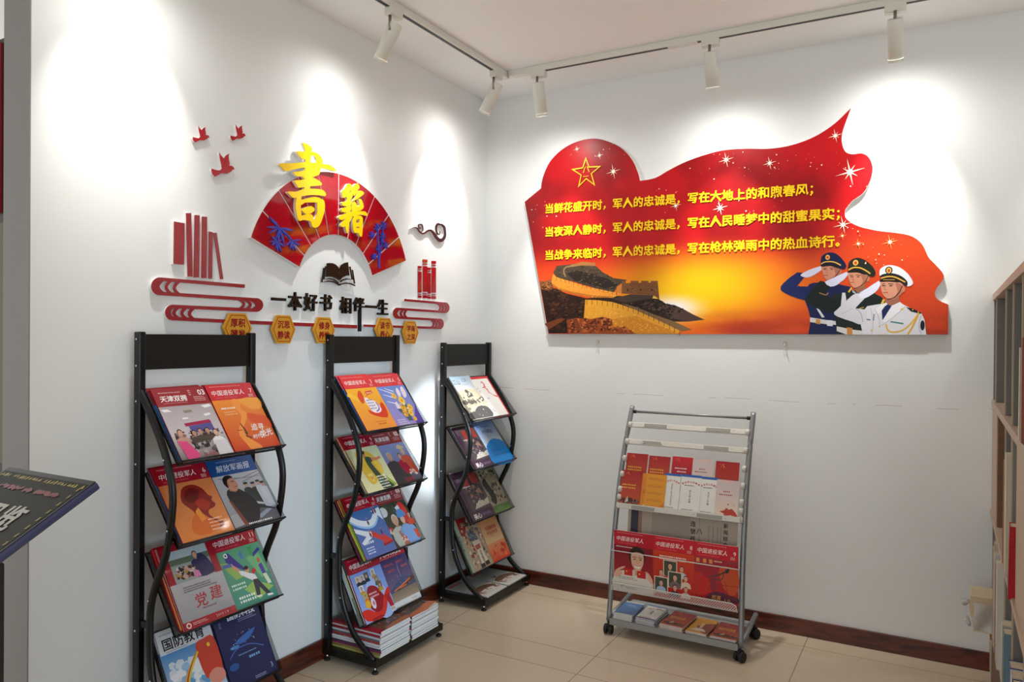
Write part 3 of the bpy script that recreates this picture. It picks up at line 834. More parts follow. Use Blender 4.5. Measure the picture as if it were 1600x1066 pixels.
for x in (776, 888, 984): A.ell(*pp((x, 350), *Z8), .0042, .0056, (36, 22, 18))
A.poly(g([(640, 425), (800, 385), (1000, 395), (990, 420), (860, 440), (760, 460)]), (66, 52, 44))
A.poly(g([(398, 592), (410, 432), (520, 437), (640, 452), (720, 475), (850, 522), (1000, 590), (1150, 652), (1240, 705), (1200, 726), (850, 726), (650, 665), (600, 590), (450, 600)]), (214, 150, 46))
A.poly(g([(640, 600), (840, 570), (1000, 640), (1150, 690), (1200, 726), (850, 726), (650, 665)]), (196, 126, 34))
A.tex(g([(405, 590), (415, 470), (520, 470), (720, 510), (850, 560), (1000, 620), (1150, 680), (1190, 712), (850, 712), (650, 665), (600, 590), (450, 600)]), 420, .0025, .007, [(232, 170, 66), (212, 142, 46), (220, 156, 56), (196, 128, 42), (238, 184, 86)], 9, .45)
A.poly(g([(720, 462), (860, 500), (1000, 560), (1180, 622), (1330, 690), (1240, 705), (1000, 592), (850, 524)]), (120, 92, 60))
for k in range(19):
    a = k / 18; x = 425 + 800 * a; yv = 438 + 8 * a + 262 * a * a
    A.stroke(g([(x, yv - 12), (x - 2, yv + 36)]), .0026, (66, 38, 20))
A.poly(g([(250, 612), (330, 590), (450, 602), (560, 580), (640, 600), (652, 672), (760, 668), (840, 724), (262, 725)]), (138, 66, 30))
for q in ([(270, 640), (330, 610), (350, 700), (290, 724)], [(420, 650), (500, 600), (520, 690), (450, 724)], [(560, 610), (640, 620), (630, 690), (560, 700)]): A.poly(g(q), (92, 40, 22))
A.tex(g([(255, 615), (330, 595), (450, 604), (560, 585), (640, 604), (650, 672), (760, 670), (828, 710), (270, 708)]), 240, .004, .013, [(160, 84, 40), (112, 52, 26), (184, 104, 52), (74, 34, 20), (140, 62, 30)], 10, .9)
for q in ([(60, 640), (200, 590), (240, 600), (100, 690)], [(300, 600), (340, 596), (380, 690), (340, 700)]): A.poly(g(q), (112, 58, 34))

Z7 = (5.714, (1210, 370))
g = lambda L_: [pp(p, *Z7) for p in L_]
P7 = lambda x, y: pp((x, y), *Z7)
K7 = (pp((1000, 0), *Z7)[0] - pp((0, 0), *Z7)[0]) / 1000.0
pl = lambda pts, c, q=3: A.poly(g(pts), c, q)
ln = lambda pts, wd, c, q=3: A.stroke(g(pts), wd * K7, c, q)
el = lambda x, y, rx, ry, c: A.ell(*P7(x, y), rx * K7, ry * K7, c)
# left: navy uniform
NV = (14, 26, 72)
A.poly(g([(302, 872), (325, 740), (300, 640), (268, 560), (275, 480), (310, 425), (345, 412), (470, 405), (560, 420), (690, 450), (690, 872)]), NV)
pl([(55, 465), (75, 420), (205, 318), (275, 352), (200, 445), (310, 445), (300, 560), (250, 562), (150, 530), (75, 492)], (20, 34, 88), 2)
ln([(210, 440), (280, 480), (290, 560)], 8, (14, 26, 70)); ln([(350, 420), (380, 520), (360, 640)], 6, (16, 28, 76))
pl([(236, 338), (300, 300), (415, 262), (440, 275), (400, 312), (330, 355), (285, 364), (245, 354)], (206, 206, 226), 2)
A.poly(g([(455, 370), (560, 345), (580, 412), (470, 418)]), (150, 92, 72))
pl([(420, 262), (480, 250), (560, 262), (592, 300), (575, 345), (540, 380), (490, 392), (455, 375), (435, 340), (424, 300)], (196, 130, 104))
pl([(530, 270), (590, 290), (575, 345), (530, 385), (500, 390), (545, 340)], (160, 98, 78))
el(586, 310, 12, 24, (180, 112, 90))
pl([(415, 215), (425, 172), (470, 145), (520, 141), (570, 165), (618, 215), (641, 260), (628, 288), (590, 286), (530, 246), (450, 240), (415, 254)], (14, 22, 62))
ln([(416, 244), (450, 226), (505, 222), (550, 232), (594, 256)], 11, (214, 166, 62))
pl([(413, 258), (440, 242), (500, 238), (550, 250), (588, 282), (560, 280), (500, 262), (430, 268)], (18, 18, 24))
el(475, 184, 20, 24, (222, 176, 80)); el(475, 185, 11, 14, (190, 60, 40))
ln([(588, 285), (572, 320), (532, 362), (470, 390)], 6, (26, 18, 18))
for q in ([(436, 284), (468, 280)], [(494, 280), (530, 278)]): ln(q, 6, (40, 26, 24), 0)
for x in (452, 512): el(x, 292, 12, 4, (34, 22, 22))
ln([(474, 290), (466, 322), (480, 326)], 5, (156, 92, 74)); ln([(440, 347), (476, 343)], 6, (150, 66, 62), 0)
A.poly(g([(318, 720), (470, 745), (560, 755), (560, 788), (470, 782), (318, 762)]), (206, 204, 204)); A.poly(g([(370, 735), (410, 740), (410, 782), (370, 776)]), (190, 132, 64))
A.poly(g([(375, 640), (392, 635), (448, 718), (424, 722)]), (206, 206, 214)); A.poly(g([(466, 744), (520, 748), (520, 800), (470, 795)]), (214, 214, 224))
# middle: dark green uniform
A.poly(g([(560, 872), (540, 700), (500, 600), (520, 520), (640, 490), (690, 470), (760, 500), (830, 470), (900, 510), (960, 540), (992, 580), (985, 612), (800, 650), (800, 872)]), (20, 32, 30))
pl([(272, 560), (300, 520), (395, 405), (430, 398), (505, 442), (445, 520), (560, 560), (640, 505), (640, 640), (500, 682), (400, 650), (300, 592)], (15, 26, 24), 2)
ln([(440, 520), (500, 560), (520, 640)], 8, (8, 14, 14)); ln([(400, 500), (460, 520), (480, 500)], 10, (150, 110, 60))
pl([(450, 405), (520, 370), (640, 315), (662, 326), (625, 380), (590, 405), (560, 430), (500, 446)], (206, 206, 228), 2)
A.poly(g([(690, 468), (740, 508), (822, 458), (828, 482), (745, 520), (700, 500)]), (156, 170, 182)); A.poly(g([(722, 500), (752, 500), (760, 520), (735, 524)]), (40, 56, 48))
A.poly(g([(700, 440), (800, 420), (822, 462), (742, 505)]), (150, 94, 72))
pl([(655, 325), (690, 310), (800, 320), (845, 360), (822, 400), (790, 440), (740, 458), (692, 442), (668, 390)], (202, 138, 108))
pl([(770, 330), (840, 355), (822, 400), (785, 442), (750, 456), (790, 400)], (166, 104, 80))
el(836, 375, 13, 26, (186, 120, 94))
pl([(658, 262), (670, 222), (710, 194), (760, 190), (820, 215), (880, 270), (904, 325), (886, 356), (840, 350), (780, 312), (690, 290), (660, 300)], (30, 34, 24))
ln([(662, 296), (705, 276), (765, 278), (820, 304), (856, 330)], 12, (216, 168, 64))
pl([(652, 314), (690, 294), (760, 297), (825, 332), (800, 337), (740, 320), (660, 322)], (16, 16, 16))
el(725, 232, 24, 27, (222, 176, 80)); el(725, 234, 12, 15, (190, 60, 40))
ln([(838, 345), (818, 395), (772, 440), (715, 462)], 6, (24, 18, 18))
for q in ([(672, 346), (704, 342)], [(728, 342), (770, 344)]): ln(q, 6, (40, 26, 24), 0)
for x in (690, 748): el(x, 358, 13, 4, (34, 22, 22))
ln([(708, 352), (698, 386), (714, 390)], 5, (162, 98, 78)); ln([(676, 408), (716, 406)], 6, (156, 70, 66), 0)
A.poly(g([(605, 500), (632, 500), (642, 560), (610, 652), (590, 645)]), (206, 206, 214))
ln([(662, 496), (690, 455)], 16, (214, 170, 60), 0); ln([(760, 640), (800, 630)], 8, (190, 160, 70), 0)
A.poly(g([(556, 800), (700, 830), (800, 842), (800, 873), (640, 873), (556, 842)]), (210, 208, 206)); A.poly(g([(648, 808), (696, 816), (696, 873), (648, 873)]), (196, 132, 60))
# right: white uniform
WU = (214, 214, 222)
A.poly(g([(790, 874), (770, 780), (758, 700), (830, 620), (950, 600), (1000, 590), (1060, 600), (1120, 585), (1160, 610), (1240, 650), (1310, 680), (1340, 740), (1356, 876)]), WU)
pl([(532, 680), (560, 650), (700, 520), (760, 510), (802, 556), (722, 640), (830, 655), (790, 782), (700, 760), (560, 712)], (206, 206, 216), 2)
ln([(722, 640), (770, 680), (790, 760)], 8, (168, 168, 182)); ln([(600, 690), (700, 640)], 5, (176, 176, 190)); ln([(860, 640), (880, 760), (870, 870)], 6, (182, 182, 194)); ln([(1310, 700), (1290, 790), (1310, 870)], 8, (178, 178, 192))
pl([(745, 522), (830, 460), (930, 395), (952, 406), (925, 470), (880, 510), (800, 552)], (220, 220, 240), 2)
A.poly(g([(1000, 540), (1110, 515), (1120, 590), (1040, 625), (985, 592)]), (156, 100, 80))
A.poly(g([(960, 600), (1000, 588), (1010, 604), (985, 640), (930, 690), (890, 660)]), (226, 226, 232)); A.poly(g([(1040, 620), (1120, 582), (1170, 620), (1060, 720), (1000, 770), (960, 750)]), (226, 226, 232))
ln([(1170, 622), (1060, 720), (960, 790)], 5, (170, 170, 184)); ln([(900, 650), (930, 720), (945, 790)], 5, (170, 170, 184))
A.poly(g([(958, 660), (985, 622), (1010, 604), (1046, 620), (1002, 690), (965, 748)]), (24, 36, 84))
pl([(945, 402), (970, 388), (1100, 395), (1152, 440), (1150, 490), (1115, 530), (1060, 556), (1000, 546), (965, 510), (950, 450)], (208, 146, 118))
pl([(1080, 410), (1150, 440), (1150, 490), (1112, 532), (1062, 555), (1100, 490)], (172, 110, 86))
el(1150, 468, 16, 30, (190, 124, 98))
pl([(938, 335), (945, 290), (990, 260), (1050, 255), (1120, 275), (1190, 330), (1236, 400), (1226, 432), (1180, 442), (1130, 385), (1050, 342), (950, 348)], (218, 222, 232))
pl([(945, 376), (958, 338), (1050, 326), (1130, 350), (1186, 400), (1180, 442), (1130, 412), (1060, 396), (960, 396)], (28, 26, 30))
ln([(950, 372), (1010, 356), (1080, 362), (1168, 406)], 12, (218, 170, 66))
pl([(938, 394), (985, 376), (1080, 380), (1125, 404), (1100, 408), (1020, 402), (950, 404)], (16, 16, 18)); ln([(970, 384), (1075, 384)], 5, (206, 160, 70), 0)
el(1022, 300, 31, 35, (30, 26, 28)); el(1022, 301, 21, 27, (222, 176, 80)); el(1022, 303, 11, 15, (190, 60, 40))
ln([(1142, 440), (1112, 500), (1062, 546), (1008, 560)], 7, (24, 18, 18))
for q in ([(958, 424), (986, 420)], [(1016, 420), (1064, 424)]): ln(q, 7, (40, 26, 24), 0)
for x in (974, 1040): el(x, 438, 15, 5, (34, 22, 22))
ln([(996, 430), (980, 468), (1002, 474)], 6, (168, 104, 82)); ln([(972, 500), (1014, 498)], 8, (164, 76, 72), 0)
A.poly(g([(1175, 628), (1230, 640), (1316, 680), (1300, 688), (1220, 668)]), (24, 24, 30))
for x, y in ((1235, 652), (1285, 672)): el(x, y, 6, 5, (220, 180, 80))
ln([(1290, 680), (1230, 762), (1150, 832), (1060, 852), (1012, 832), (996, 780)], 13, (224, 176, 66)); ln([(1284, 690), (1240, 790), (1190, 874)], 15, (216, 166, 56)); ln([(960, 600), (978, 560)], 20, (220, 180, 70), 0)
ln([(1036, 758), (1152, 776)], 11, (40, 120, 130), 0); ln([(822, 738), (858, 742)], 10, (90, 120, 150), 0); ln([(890, 690), (884, 750)], 8, (90, 110, 140), 0)
el(1322, 792, 18, 46, (26, 26, 44)); el(1140, 645, 14, 10, (224, 190, 110))
for x, y in ((938, 800), (985, 872), (868, 835)): el(x, y, 9, 8, (220, 190, 110))


def spark(x, y, q, col=(255, 226, 200)):
    for k in range(4):
        a = k * PI / 4 + 0.2; L_ = q * (1 if k % 2 == 0 else 0.6)
        dx, dy = L_ * math.cos(a), L_ * math.sin(a); nx_, ny_ = -math.sin(a) * q * .07, math.cos(a) * q * .07
        A.poly([(x - dx, y - dy), (x + nx_, y + ny_), (x + dx, y + dy), (x - nx_, y - ny_)], col)
    A.ell(x, y, q * .2, q * .2, (255, 244, 236), n=10)


zk = (pp((1000, 500))[0] - pp((0, 500))[0]) / 1000
for x, y, q in ((765, 228, 26), (920, 240, 22), (1207, 272, 42), (362, 270, 28), (313, 213, 16), (585, 392, 20), (743, 400, 26), (1182, 460, 28), (1155, 142, 22), (232, 190, 14)): spark(*pp((x, y)), q * zk)
for x, y, q in ((1237, 528, 18), (1350, 522, 24), (1180, 500, 14)): spark(*pp((x, y)), q * zk, (250, 170, 90))
r = random.Random(11)
for (x0, y0, x1, y1, n_) in ((560, 200, 1160, 300, 34), (180, 165, 420, 260, 12), (480, 330, 1000, 420, 22), (1150, 420, 1260, 500, 8), (1220, 490, 1420, 610, 16), (50, 340, 180, 470, 10), (1150, 240, 1280, 330, 8)):
    for _ in range(n_):
        q = pp((r.uniform(x0, x1), r.uniform(y0, y1)))
        if pin(q): A.ell(q[0], q[1], *(2 * [r.uniform(.6, 2.4) * zk]), r.choice([(250, 190, 160), (255, 220, 200), (240, 130, 100)]), n=6)
# star emblem, outline only, with the two digits inside
star = [(264, 218), (277, 252), (320, 250), (286, 278), (298, 322), (266, 298), (236, 328), (246, 284), (212, 262), (252, 255)]
sp_ = [pp(p) for p in star]; cxs = sum(p[0] for p in sp_) / 10; cys = sum(p[1] for p in sp_) / 10
inn = [(cxs + (p[0] - cxs) * .8, cys + (p[1] - cys) * .8) for p in sp_]
A._raw(sp_ + inn, [(i, (i + 1) % 10, (i + 1) % 10 + 10, i + 10) for i in range(10)], (236, 196, 40))
A.text('八', *pp((266, 272)), 26 * zk, (240, 200, 40), 'c', bold=.02); A.text('一', *pp((264, 296)), 22 * zk, (240, 200, 40), 'c', bold=.02)
A.build('printed_picture', poster, M['poster_print'], 1, PT - 0.0012)
YT = (250, 206, 24)
for txt, l0, r0, h in (('当鲜花盛开时，军人的忠诚是，写在大地上的和煦春风；', (121, 420), (1075, 352), 44), ('当夜深人静时，军人的忠诚是，写在人民睡梦中的甜蜜果实；', (121, 503), (1170, 440), 44), ('当战争来临时，军人的忠诚是，写在枪林弹雨中的热血诗行。', (121, 586), (1170, 538), 44)):
    p0, p1 = pp(l0), pp(r0)
    wd = p1[0] - p0[0]; hh = wd / len(txt) * 1.02
    A = Art(); A.text(txt, p0[0], p0[1] + hh * .08, hh, YT, 'l', bold=.045, width=wd, rot=math.atan2(p1[1] - p0[1], wd))
    A.build('lettering', poster, M['poster_print'], 1, PT + 0.0025)

# two adhesive hooks under the poster
for px, py, lab in ((934, 534, 'small white wall hook with thin strings under left part of poster'), (1227, 537, 'small white wall hook with thin strings under right part of poster')):
    x, z = BW(px, py)
    t = empty('adhesive_hook', lab, 'hook', 'white hooks under the poster', frame(UBk, VBk, NBk, (x, 0, z)))
    MB().plate([(0.011 * math.cos(2 * PI * k / 16), 0.013 * math.sin(2 * PI * k / 16)) for k in range(16)], 0, 0.003).build('pad', M['clamp'], t)
    MB().tube([(0, 0.004, 0.003), (0, 0, 0.010), (0, -0.010, 0.011), (0, -0.013, 0.016), (0, -0.008, 0.019)], 0.002, 8).build('hook', M['clamp'], t)
    MB().tube([(0, -0.012, 0.012), (-0.006, -0.04, 0.004), (-0.008, -0.06, 0.002)], 0.0006, 5).tube([(0, -0.012, 0.012), (0.004, -0.045, 0.004), (0.009, -0.062, 0.002)], 0.0006, 5).build('string', M['clamp'], t)

# ------------------------------------------------------------------ magazine covers (1 wide, 1.38 high)
WH = (244, 240, 236)


def vet(A, num, bgc, red=(182, 22, 44), top=True):
    A.rect(0, 0, 1, 1.38, bgc)
    A.rect(0, 1.05, 1, 1.38, red)
    A.lines(.08, 1.325, .84, 1, .014, (226, 150, 150))
    A.text('中国退役军人', .07, 1.155, .118, WH, shear=.22, bold=.008)
    A.text('CHINA VETERANS', .10, 1.085, .042, (232, 120, 120), space=1.5)
    if num: A.text(num, .955, 1.165, .13, WH, 'r'); A.lines(.83, 1.125, .13, 3, .012, (236, 200, 200), 1.9)
    A.lines(.06, 1.02, .45, 1, .014, (240, 225, 200))


def tj(A, num, bgc, red=(150, 34, 44)):
    A.rect(0, 0, 1, 1.38, bgc); A.rect(0, 1.03, 1, 1.38, red)
    A.lines(.10, 1.285, .5, 1, .018, (222, 170, 170)); A.lines(.12, 1.085, .56, 1, .010, (214, 150, 150))
    A.text('天津双拥', .09, 1.13, .125, WH, shear=.12, bold=.03)
    A.text(num, .97, 1.215, .145, WH, 'r', bold=.03); A.lines(.72, 1.17, .25, 3, .016, (226, 180, 180), 2.2)
    A.lines(.655, 1.30, .05, 3, .02, (226, 180, 180), 2)


def c_office(A):
    tj(A, '03', (196, 186, 188)); A.grad(0, .5, 1, 1.03, (206, 196, 200), (176, 166, 168)); A.grad(0, 0, 1, .5, (120, 104, 100), (206, 196, 200))
    for p in ([(.02, .98), (.14, .98), (.2, .93), (.06, .93)], [(.78, 1.0), (.95, 1.02), (.99, .97), (.84, .95)], [(.33, .80), (.43, .80), (.45, .77), (.34, .77)], [(.75, .83), (.88, .85), (.9, .81), (.78, .79)]): A.poly(p, (244, 240, 240))
    A.poly([(.4, .93), (.56, .94), (.58, .89), (.42, .88)], (150, 132, 120))
    A.poly([(.32, .69), (.82, .72), (.84, .66), (.33, .63)], (170, 30, 74)); A.poly([(.38, .63), (.83, .66), (.84, .52), (.4, .5)], (88, 82, 150))
    A.spots(.02, .3, 1, .56, 60, .02, .05, [(40, 30, 30), (70, 50, 46), (150, 104, 88), (100, 80, 76)], 3)
    A.spots(.1, .05, .98, .4, 70, .03, .06, [(60, 50, 48), (94, 84, 80), (44, 36, 40), (120, 112, 110), (176, 168, 164)], 8)
    A.bust(.17, .46, .13, (214, 164, 140), (70, 40, 34), (196, 150, 130)); A.poly([(.06, .38), (.22, .36), (.36, .1), (.3, .02), (.12, .02)], (226, 74, 134))
    for x, y in ((.42, .44), (.54, .46), (.68, .46)): A.bust(x, y, .11, (196, 146, 122), (34, 24, 24), (80, 66, 60))
    A.bust(.82, .4, .13, (222, 176, 152), (40, 26, 24), (236, 232, 234)); A.poly([(.72, .3), (.96, .32), (.99, .02), (.7, .02)], (220, 214, 216))
    A.text('星光里', .55, .05, .08, (190, 70, 80), 'c', rot=.03)


def c_desert(A):
    vet(A, '7', (224, 96, 34), (204, 30, 44)); A.grad(0, 0, 1, 1.05, (212, 62, 30), (240, 142, 44))
    A.poly([(.42, 1.04), (.52, 1.05), (.56, .95), (.52, .85), (.6, .74), (.52, .6), (.42, .5), (.36, .4), (.4, .26), (.56, .1), (.58, 0), (.36, 0), (.3, .14), (.24, .3), (.26, .42), (.34, .52), (.44, .66), (.46, .76), (.4, .88)], (246, 150, 62), 3)
    A.poly([(.6, .74), (.8, .7), (1, .62), (1, .4), (.8, .5), (.6, .56)], (226, 84, 36), 3)
    A.poly([(.55, 1.04), (1, 1.05), (1, .84), (.8, .8), (.66, .88)], (244, 160, 56), 2)
    A.stroke([(.36, .56), (.4, .42), (.4, .32)], [.02, .03, .05], (66, 44, 30)); A.stroke([(.36, .3), (.4, .28), (.46, .24)], .03, (70, 46, 30)); A.stroke([(.24, .42), (.34, .42)], .016, (150, 60, 30))
    A.text('追寻', .54, .40, .145, WH, shear=.2, bold=.02, rot=-.05); A.text('时代', .50, .22, .10, WH, shear=.2, bold=.02, rot=.05); A.text('荣光', .67, .22, .15, WH, shear=.2, bold=.03, rot=.18)
    A.lines(.12, .86, .34, 1, .034, (255, 240, 220)); A.lines(.14, .79, .3, 2, .02, (250, 190, 140), 2.4)


def c_profile(A):
    vet(A, '6', (226, 132, 66), (168, 20, 42)); A.grad(0, 0, 1, 1.05, (232, 136, 60), (214, 128, 76))
    A.poly([(.36, .92), (.48, .98), (.62, .97), (.74, .88), (.8, .74), (.86, .7), (.82, .64), (.86, .56), (.8, .5), (.7, .48), (.66, .4), (.74, .3), (.86, .22), (.8, .14), (.4, .1), (.26, .16), (.3, .34), (.42, .46), (.36, .58), (.28, .72)], (140, 34, 24), 3)
    A.poly([(.4, .86), (.54, .93), (.66, .86), (.6, .74), (.48, .66), (.36, .72)], (104, 22, 20), 3); A.poly([(.5, .66), (.66, .7), (.76, .6), (.7, .5), (.58, .5)], (176, 46, 26), 2)
    A.poly([(.26, .16), (.3, .34), (.42, .46), (.5, .5), (.62, .36), (.78, .2), (.66, .1), (.4, .07)], (222, 108, 34), 3); A.poly([(.44, .5), (.52, .56), (.58, .34), (.48, .3)], (240, 146, 52))
    A.lines(.6, .3, .34, 4, .024, (250, 214, 180), 2.6)


def c_pictorial(A):
    A.rect(0, 0, 1, 1.38, (170, 168, 170)); A.grad(0, .3, 1, 1.08, (150, 150, 156), (196, 194, 196)); A.rect(0, 1.05, 1, 1.38, (26, 78, 142))
    A.text('解放军画报', .14, 1.13, .145, (216, 222, 232), shear=.2, bold=.01); A.lines(.2, 1.31, .55, 1, .012, (150, 180, 214))
    A.stroke([(.1, 1.0), (.6, .94), (1, 1.03)], .012, (110, 110, 112)); A.stroke([(.4, .95), (1, .92)], .01, (120, 120, 122)); A.stroke([(.55, .86), (1, .97)], .012, (110, 108, 104))
    A.poly([(0, 0), (1, 0), (1, .3), (.6, .32), (.4, .1), (0, .06)], (92, 92, 100)); A.poly([(.55, .18), (1, .34), (1, .28), (.6, .12)], (150, 156, 178))
    for x, q, c in ((.6, .76, (52, 60, 66)), (.75, .74, (60, 66, 58)), (.87, .76, (196, 198, 206)), (.95, .72, (206, 208, 214))):
        A.bust(x, q, .085, (206, 160, 130), (60, 56, 50), c, 1.1); A.ell(x, q + .07, .05, .022, (44, 46, 52)); A.poly([(x - .09, q - .08), (x + .09, q - .08), (x + .1, .3), (x - .06, .3)], c)
    A.poly([(.6, .42), (.96, .26), (.98, .22), (.62, .34)], (40, 40, 46)); A.poly([(.58, .48), (.98, .33), (.98, .3), (.6, .42)], (190, 190, 200))
    A.poly([(.13, .68), (.22, .78), (.36, .78), (.5, .68), (.64, .5), (.66, .3), (.5, .06), (.3, .04), (.22, .2), (.16, .4)], (30, 30, 32), 2)
    A.poly([(.22, .74), (.34, .70), (.36, .8), (.24, .84)], (176, 116, 94)); A.poly([(.2, .9), (.26, .98), (.36, .98), (.42, .92), (.44, .85), (.42, .77), (.37, .72), (.29, .73), (.22, .8)], (204, 142, 116), 2); A.poly([(.17, .88), (.18, .98), (.26, 1.04), (.36, 1.03), (.4, .98), (.32, .975), (.26, .94), (.24, .86), (.22, .8)], (26, 24, 26), 2); A.stroke([(.33, .91), (.39, .91)], .014, (50, 36, 32)); A.stroke([(.35, .80), (.41, .81)], .014, (150, 70, 64)); A.ell(.25, .86, .02, .035, (182, 120, 98), n=8)
    A.poly([(.12, .56), (.16, .56), (.3, .08), (.22, .06)], (128, 60, 44)); A.lines(.3, .06, .65, 1, .03, (236, 236, 236))


def c_party(A):
    A.rect(0, 0, 1, 1.38, (160, 24, 38)); A.grad(0, .12, 1, .74, (150, 148, 150), (182, 178, 180))
    A.poly([(.12, .74), (.12, 1.28), (.86, 1.28), (.86, .74)], (150, 160, 156)); A.rect(.12, 1.12, .86, 1.28, (176, 190, 196)); A.rect(.12, 1.04, .86, 1.14, (96, 112, 92))
    A.spots(.13, .75, .6, 1.02, 60, .03, .06, [(30, 26, 28), (60, 44, 40), (196, 160, 150), (150, 60, 70), (220, 200, 200), (180, 140, 60)], 5)
    A.poly([(.52, .76), (.56, .98), (.62, 1.12), (.74, 1.12), (.84, .96), (.86, .76)], (40, 40, 84), 2); A.bust(.6, 1.08, .12, (206, 156, 128), (34, 30, 30), (40, 40, 84))
    A.poly([(.46, .76), (.5, .9), (.58, .86), (.6, .76)], (220, 130, 170))
    A.text('党', .32, .3, .24, (176, 32, 40), shear=.15, bold=.01); A.text('建', .62, .34, .24, (176, 32, 40), shear=.15, bold=.01)
    A.lines(.2, .64, .64, 3, .018, (120, 90, 92), 2); A.lines(.42, .24, .34, 1, .018, (150, 90, 90)); A.text('2019 / 9', .6, .04, .06, (232, 190, 190), space=1.2)
    A.ell(.08, .06, .045, .045, (232, 224, 222)); A.ell(.08, .06, .028, .028, (176, 40, 44)); A.lines(.16, .07, .3, 2, .014, (224, 170, 170))


def c_green(A):
    vet(A, '11', (70, 146, 118), (170, 26, 48)); A.grad(0, 0, 1, 1.05, (56, 140, 122), (96, 168, 128))
    A.poly([(.06, .86), (.3, .82), (.44, .52), (.28, .5)], (150, 186, 96)); A.poly([(.62, .82), (.9, .92), (.98, .5), (.8, .4)], (120, 186, 130)); A.poly([(.36, .3), (.62, .4), (.98, .2), (.6, .06)], (150, 190, 100))
    A.poly([(.2, .98), (.3, 1.0), (.52, .66), (.5, .62), (.2, .84)], (58, 56, 142)); A.ell(.235, .96, .04, .045, (240, 240, 240)); A.ell(.235, .96, .018, .02, (30, 30, 40))
    A.poly([(.1, .82), (.32, .8), (.31, .74), (.12, .75)], (84, 112, 178)); A.poly([(.28, .8), (.36, .72), (.42, .64), (.38, .6), (.3, .7)], (226, 150, 120))
    A.poly([(.38, .64), (.46, .62), (.56, .56), (.68, .5), (.7, .4), (.6, .4), (.5, .48), (.4, .56)], (236, 232, 232)); A.ell(.555, .62, .045, .055, (220, 160, 130)); A.ell(.55, .655, .05, .035, (46, 34, 34))
    A.poly([(.6, .42), (.7, .41), (.86, .1), (.78, .08), (.68, .26), (.64, .12), (.56, .12)], (52, 56, 70)); A.poly([(.62, .56), (.7, .62), (.74, .56), (.66, .5)], (206, 56, 56))
    A.poly([(.78, .1), (.9, .08), (.9, .05), (.78, .06)], (240, 238, 236)); A.poly([(.55, .13), (.66, .12), (.66, .09), (.56, .1)], (240, 238, 236))
    A.poly([(.76, .86), (.95, .95), (.97, .9), (.78, .8)], (70, 66, 150)); A.poly([(.82, .64), (.9, .66), (.92, .46), (.84, .46)], (84, 74, 160)); A.ell(.86, .72, .03, .045, (214, 96, 70)); A.poly([(.84, .46), (.92, .46), (.96, .26), (.88, .26)], (220, 226, 200))
    A.poly([(.5, .92), (.56, .98), (.58, .84), (.53, .82)], (70, 130, 190)); A.poly([(.72, 1.0), (.82, 1.02), (.78, .82), (.72, .84)], (70, 160, 90))
    A.lines(.14, .4, .36, 2, .034, (214, 236, 220), 2); A.lines(.2, .16, .4, 2, .04, (236, 244, 236), 1.7)


def c_edu(A):
    A.rect(0, 0, 1, 1.38, (206, 208, 214)); A.grad(0, 0, 1, 1.0, (190, 206, 220), (70, 136, 196))
    A.spots(0, 0, 1, .9, 46, .06, .16, [(206, 216, 226), (150, 186, 214), (90, 150, 202), (226, 228, 232)], 6)
    A.poly([(.62, .94), (.8, 1.02), (1, .98), (1, .4), (.84, .46), (.66, .4)], (200, 66, 48), 3); A.poly([(.7, .4), (.84, .5), (1, .44), (1, .3), (.8, .24)], (214, 140, 124), 3)
    for i, c in enumerate(((214, 160, 40), (180, 50, 40), (222, 190, 60))): A.stroke([(.16 + i * .035, 0), (.22 + i * .03, .3), (.36 + i * .025, .58), (.62 + i * .01, .86)], .034, c, 4)
    A.ell(.86, .9, .03, .035, (236, 200, 60)); A.text('国防教育', .08, 1.07, .2, (34, 20, 26), bold=.03); A.lines(.06, 1.3, .5, 1, .014, (130, 130, 140)); A.lines(.1, 1.02, .5, 1, .012, (110, 120, 140))


def c_tech(A):
    A.rect(0, 0, 1, 1.38, (32, 38, 82)); A.grad(0, 0, 1, .9, (36, 40, 80), (28, 36, 84))
    A.text('国防科技', .3, 1.13, .155, (222, 226, 236), bold=.03); A.lines(.5, 1.08, .44, 2, .014, (140, 150, 190), 2.2); A.text('国防', .12, 1.1, .05, (130, 140, 180), vert=True)
    A.stroke([(.12, .5), (.3, .62), (.6, .62), (.86, .5)], .02, (62, 96, 170), 4); A.poly([(.3, .72), (.5, .8), (.8, .86), (.62, .72), (.44, .68)], (58, 104, 176), 2); A.ell(.28, .66, .1, .03, (70, 130, 190)); A.ell(.16, .36, .1, .06, (44, 84, 150))
    A.spots(.2, .6, .85, .9, 14, .008, .016, [(190, 120, 120), (160, 180, 230)], 2); A.lines(.5, .4, .3, 1, .04, (110, 170, 214)); A.lines(.3, .5, .5, 1, .02, (110, 150, 200))
    A.text('3', .92, .1, .12, (170, 176, 200), 'r'); A.lines(.5, .06, .3, 2, .016, (150, 156, 190)); A.rect(.06, .0, .24, .06, (216, 218, 222))


